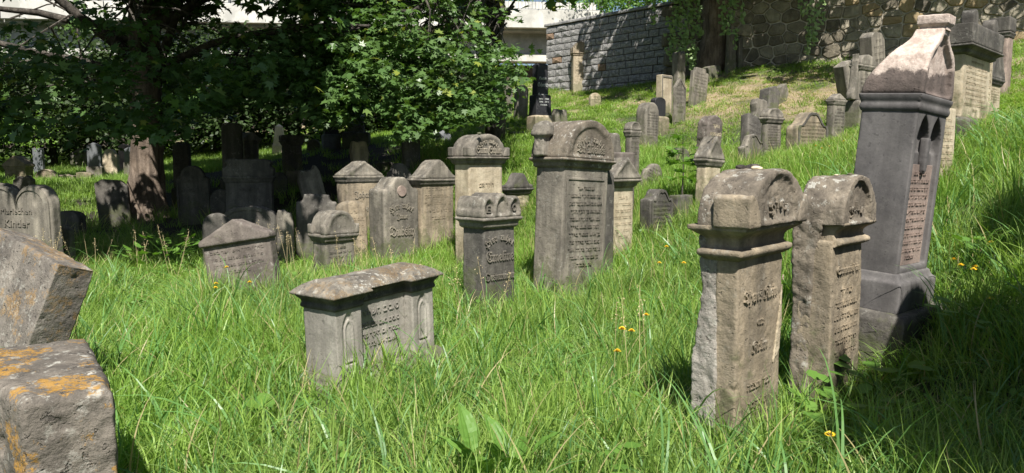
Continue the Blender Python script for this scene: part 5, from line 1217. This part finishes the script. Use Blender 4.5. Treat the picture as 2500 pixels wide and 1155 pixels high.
# broad leaved weeds
def dock_leaf(size, col_seed):
    r_ = random.Random(col_seed); V = []; n_ = 12; bend = r_.uniform(.3, .9)
    rows = []
    for i in range(n_ + 1):
        t = i / n_; w_ = .24 * sin(pi * min(1, t * .93 + .07)) ** .8 * (1 - .25 * t); zc_ = -.5 * bend * t * t; row = []
        for j in range(-4, 5):
            u_ = j / 4; row.append((u_ * w_ * (1 + .05 * sin(i * 2.6 + j)), t + .05 * abs(u_), zc_ + .10 * abs(u_) * w_ * 3 + (.018 if j in (-3, -1, 1, 3) and i % 2 else 0) + .02 * sin(i * 1.7) * u_))
        rows.append(row)
    for i in range(n_):
        for j in range(8): V.append([rows[i][j], rows[i][j + 1], rows[i + 1][j + 1], rows[i + 1][j]])
    return fastmesh('leaf', np.array(V) * size, 4, 'broad', np.full(len(V), r_.random() * .9))
DL = np.array([(0, 0, 0), (.10, .1, .02), (.2, .3, .05), (.23, .5, .05), (.16, .78, .0), (0, 1.0, -.1), (-.16, .78, 0), (-.23, .5, .05), (-.2, .3, .05), (-.10, .1, .02)])
CL = np.array([(0, 0, 0), (.28, .12, .03), (.34, .34, .03), (.44, .42, .02), (.36, .62, .0), (.4, .72, 0), (.2, .85, -.02), (0, 1.0, -.06), (-.2, .85, -.02), (-.4, .72, 0), (-.36, .62, 0), (-.44, .42, .02), (-.34, .34, .03), (-.28, .12, .03)])
def weed(label, u, v, D, n_, size, tmpl, rise, spread_, cat='weed', name='weed', mat='broad', group=None):
    c = at(u, v, D); z0 = tz(c.x, c.y); root = empty(name, (c.x, c.y, z0)); tag(root, label, cat, group); h = max(.08, c.z - z0)
    for k in range(n_):
        a = random.uniform(0, 2 * pi); el = random.uniform(*rise); me = dock_leaf(size * random.uniform(.7, 1.1), k + int(u)) if tmpl is DL else fastmesh('leaf', (tmpl * size * random.uniform(.7, 1.15))[None], len(tmpl), mat, np.array([random.random() * .9]))
        o = link('leaf', me, root); r_ = spread_ * sqrt(random.random()); o.location = (cos(a) * r_, sin(a) * r_, h * random.uniform(.55, 1.05)); o.rotation_euler = (el, 0, a - pi / 2)
    link('stems', me_of([tube([(0, 0, 0), (cos(t) * spread_ * .3, sin(t) * spread_ * .3, h * .5), (cos(t) * spread_ * .7, sin(t) * spread_ * .7, h * .9)], [.005, .004, .003], 5) for t in (0, 1.3, 2.6, 3.9, 5.2)]), root, mat)['kind'] = 'stuff'
weed('big pale dock leaf standing up in the grass at the bottom edge', 1165, 1110, 3.15, 4, .26, DL, (.9, 1.35), .05)
weed('dock plant with serrated leaves next to the upright pale leaf', 1250, 1110, 3.3, 7, .2, DL, (.5, 1.2), .1)
weed('lobed leaf buttercup plant in the grass left of the dock', 1130, 1030, 3.7, 5, .1, CL, (.1, .6), .1)
weed('low plant with lobed leaves in front of the tomb plinth', 680, 985, 4.3, 7, .12, CL, (.1, .6), .16)
weed('lime green bramble seedlings at the foot of the dark monument', 2150, 885, 4.7, 16, .13, CL, (0, .5), .26)
weed('lime green strawberry like leaves between the second stone and the shade', 2085, 960, 4.35, 20, .11, CL, (0, .5), .3)
weed('broad leaves in front of the second headstone', 2040, 1040, 3.9, 16, .1, CL, (0, .6), .3)
weed('broad leaves at the right edge of the sunlit hillside', 2440, 740, 4.9, 18, .1, CL, (0, .6), .35)
weed('lime shrub seedling on the right hillside', 2400, 560, 6.0, 14, .09, CL, (0, .6), .25)
weed('bright leafy plant at the foot of the maple trunk', 425, 575, 11.0, 46, .16, OV + np.array([0, .5, 0]), (0, .7), .5)
weed('second bright leafy plant at the edge of the tree shade', 380, 600, 10.4, 40, .15, OV + np.array([0, .5, 0]), (0, .7), .5)
weed('leafy plant at the lower right of the Meiles stone', 1490, 1100, 3.4, 6, .09, CL, (0, .6), .1)
for k in range(10):
    u = random.choice([random.uniform(2200, 2480), random.uniform(300, 1650)]); v = random.uniform(850, 1120); D = 1.5 * F / (v - 400) * .93
    weed('small lobed leaf weed low in the grass', u, v, D, 5, .07, CL, (0, .7), .1, group='small weeds in the near grass')
# maple sapling on the slope
c = at(1662, 560, 11.2); z0 = tz(c.x, c.y); sp_ = empty('maple_sapling', (c.x, c.y, z0)); tag(sp_, 'young maple sapling with tiers of broad leaves on the slope', 'sapling')
ht = at(1662, 335, 11.2).z - z0; link('stem', me_of([tube([(0, 0, 0), (.02, 0, ht * .5), (0, 0, ht)], [.014, .01, .005], 6)]), sp_, 'barkdark')
lf = [fastmesh('leaf', (ML * .13 + RNG.normal(size=ML.shape) * .004)[None], 16, 'broad', np.array([.1 + .2 * k])) for k in range(4)]
for k in range(46):
    z = ht * random.choice([.45, .55, .68, .68, .8, .9, 1.0]) + random.uniform(-.04, .04); a = random.uniform(0, 6.28); r_ = random.uniform(.08, .3) * (1.3 - z / ht * .7)
    o = link('leaf', lf[k % 4], sp_); o.location = (cos(a) * r_, sin(a) * r_, z - .1 * r_); o.rotation_euler = (random.gauss(.15, .3), random.gauss(0, .3), a - pi / 2)
    o2 = link('leaf_stalk', me_of([tube([(0, 0, z - .03), (cos(a) * r_, sin(a) * r_, z - .1 * r_)], [.003, .002], 4)]), sp_, 'shrub')
# pebbles and debris laid on the caps
def pebble(label, u, v, D, s, mat, cat='pebble', name='pebble', fl=.6, el=1.0):
    c = at(u, v, D); bm = bmesh.new(); bmesh.ops.create_icosphere(bm, subdivisions=3, radius=1); me = bpy.data.meshes.new(name); bm.to_mesh(me); bm.free()
    nv = len(me.vertices); co = np.empty(nv * 3, np.float32); me.vertices.foreach_get('co', co); co = co.reshape(-1, 3).astype(float); co *= (1 + .35 * fbm(co, 1.3, 3, int(u)))[:, None]; co *= s * np.array([el, 1, fl])
    me.vertices.foreach_set('co', co.astype(np.float32).ravel()); me.polygons.foreach_set('use_smooth', [True] * nv * 0 + [True] * len(me.polygons)); o = link(name, me, None, mat); o.location = c; o.rotation_euler = (0, random.uniform(-.2, .2), random.uniform(-.4, .4)); tag(o, label, cat)
def on_cap(T, lx, ly, dz): c = T[0]; return (c.x + lx * cos(T[2]) - ly * sin(T[2]), c.y + lx * sin(T[2]) + ly * cos(T[2]), c.z + T[1] + dz)
def capstone(label, T, lx, ly, dz, s, mat, fl, el):
    pebble(label, 1250 + int(lx * 1000), 400, 5, s, mat, fl=fl, el=el); COL.objects[-1].location = on_cap(T, lx, ly, dz)
capstone('pale elongated stone laid on the cap of the Theres Klein headstone', TH, -.03, -.06, .004, .02, 'bonewhite', .6, 1.5)
capstone('dark mossy lump on the cap of the Theres Klein headstone', TH, .03, .0, .006, .036, 'barkdark', .6, 1.6)
capstone('dark bark like debris behind the pale stone on the Theres Klein cap', TH, -.03, .03, .004, .026, 'barkdark', .7, 1.5)
capstone('small brown pebble on top of the second headstone cap', TH2, .03, -.08, .006, .016, 'purple', .7, 1.2)
capstone('tiny pale pebble on the second headstone cap', TH2, .0, -.0, .003, .009, 'bonewhite', .5, 1.5)
pebble('small round stone on the crest of the Simon Schiller cap', 1170, 326, 10.6, .03, 'dark')
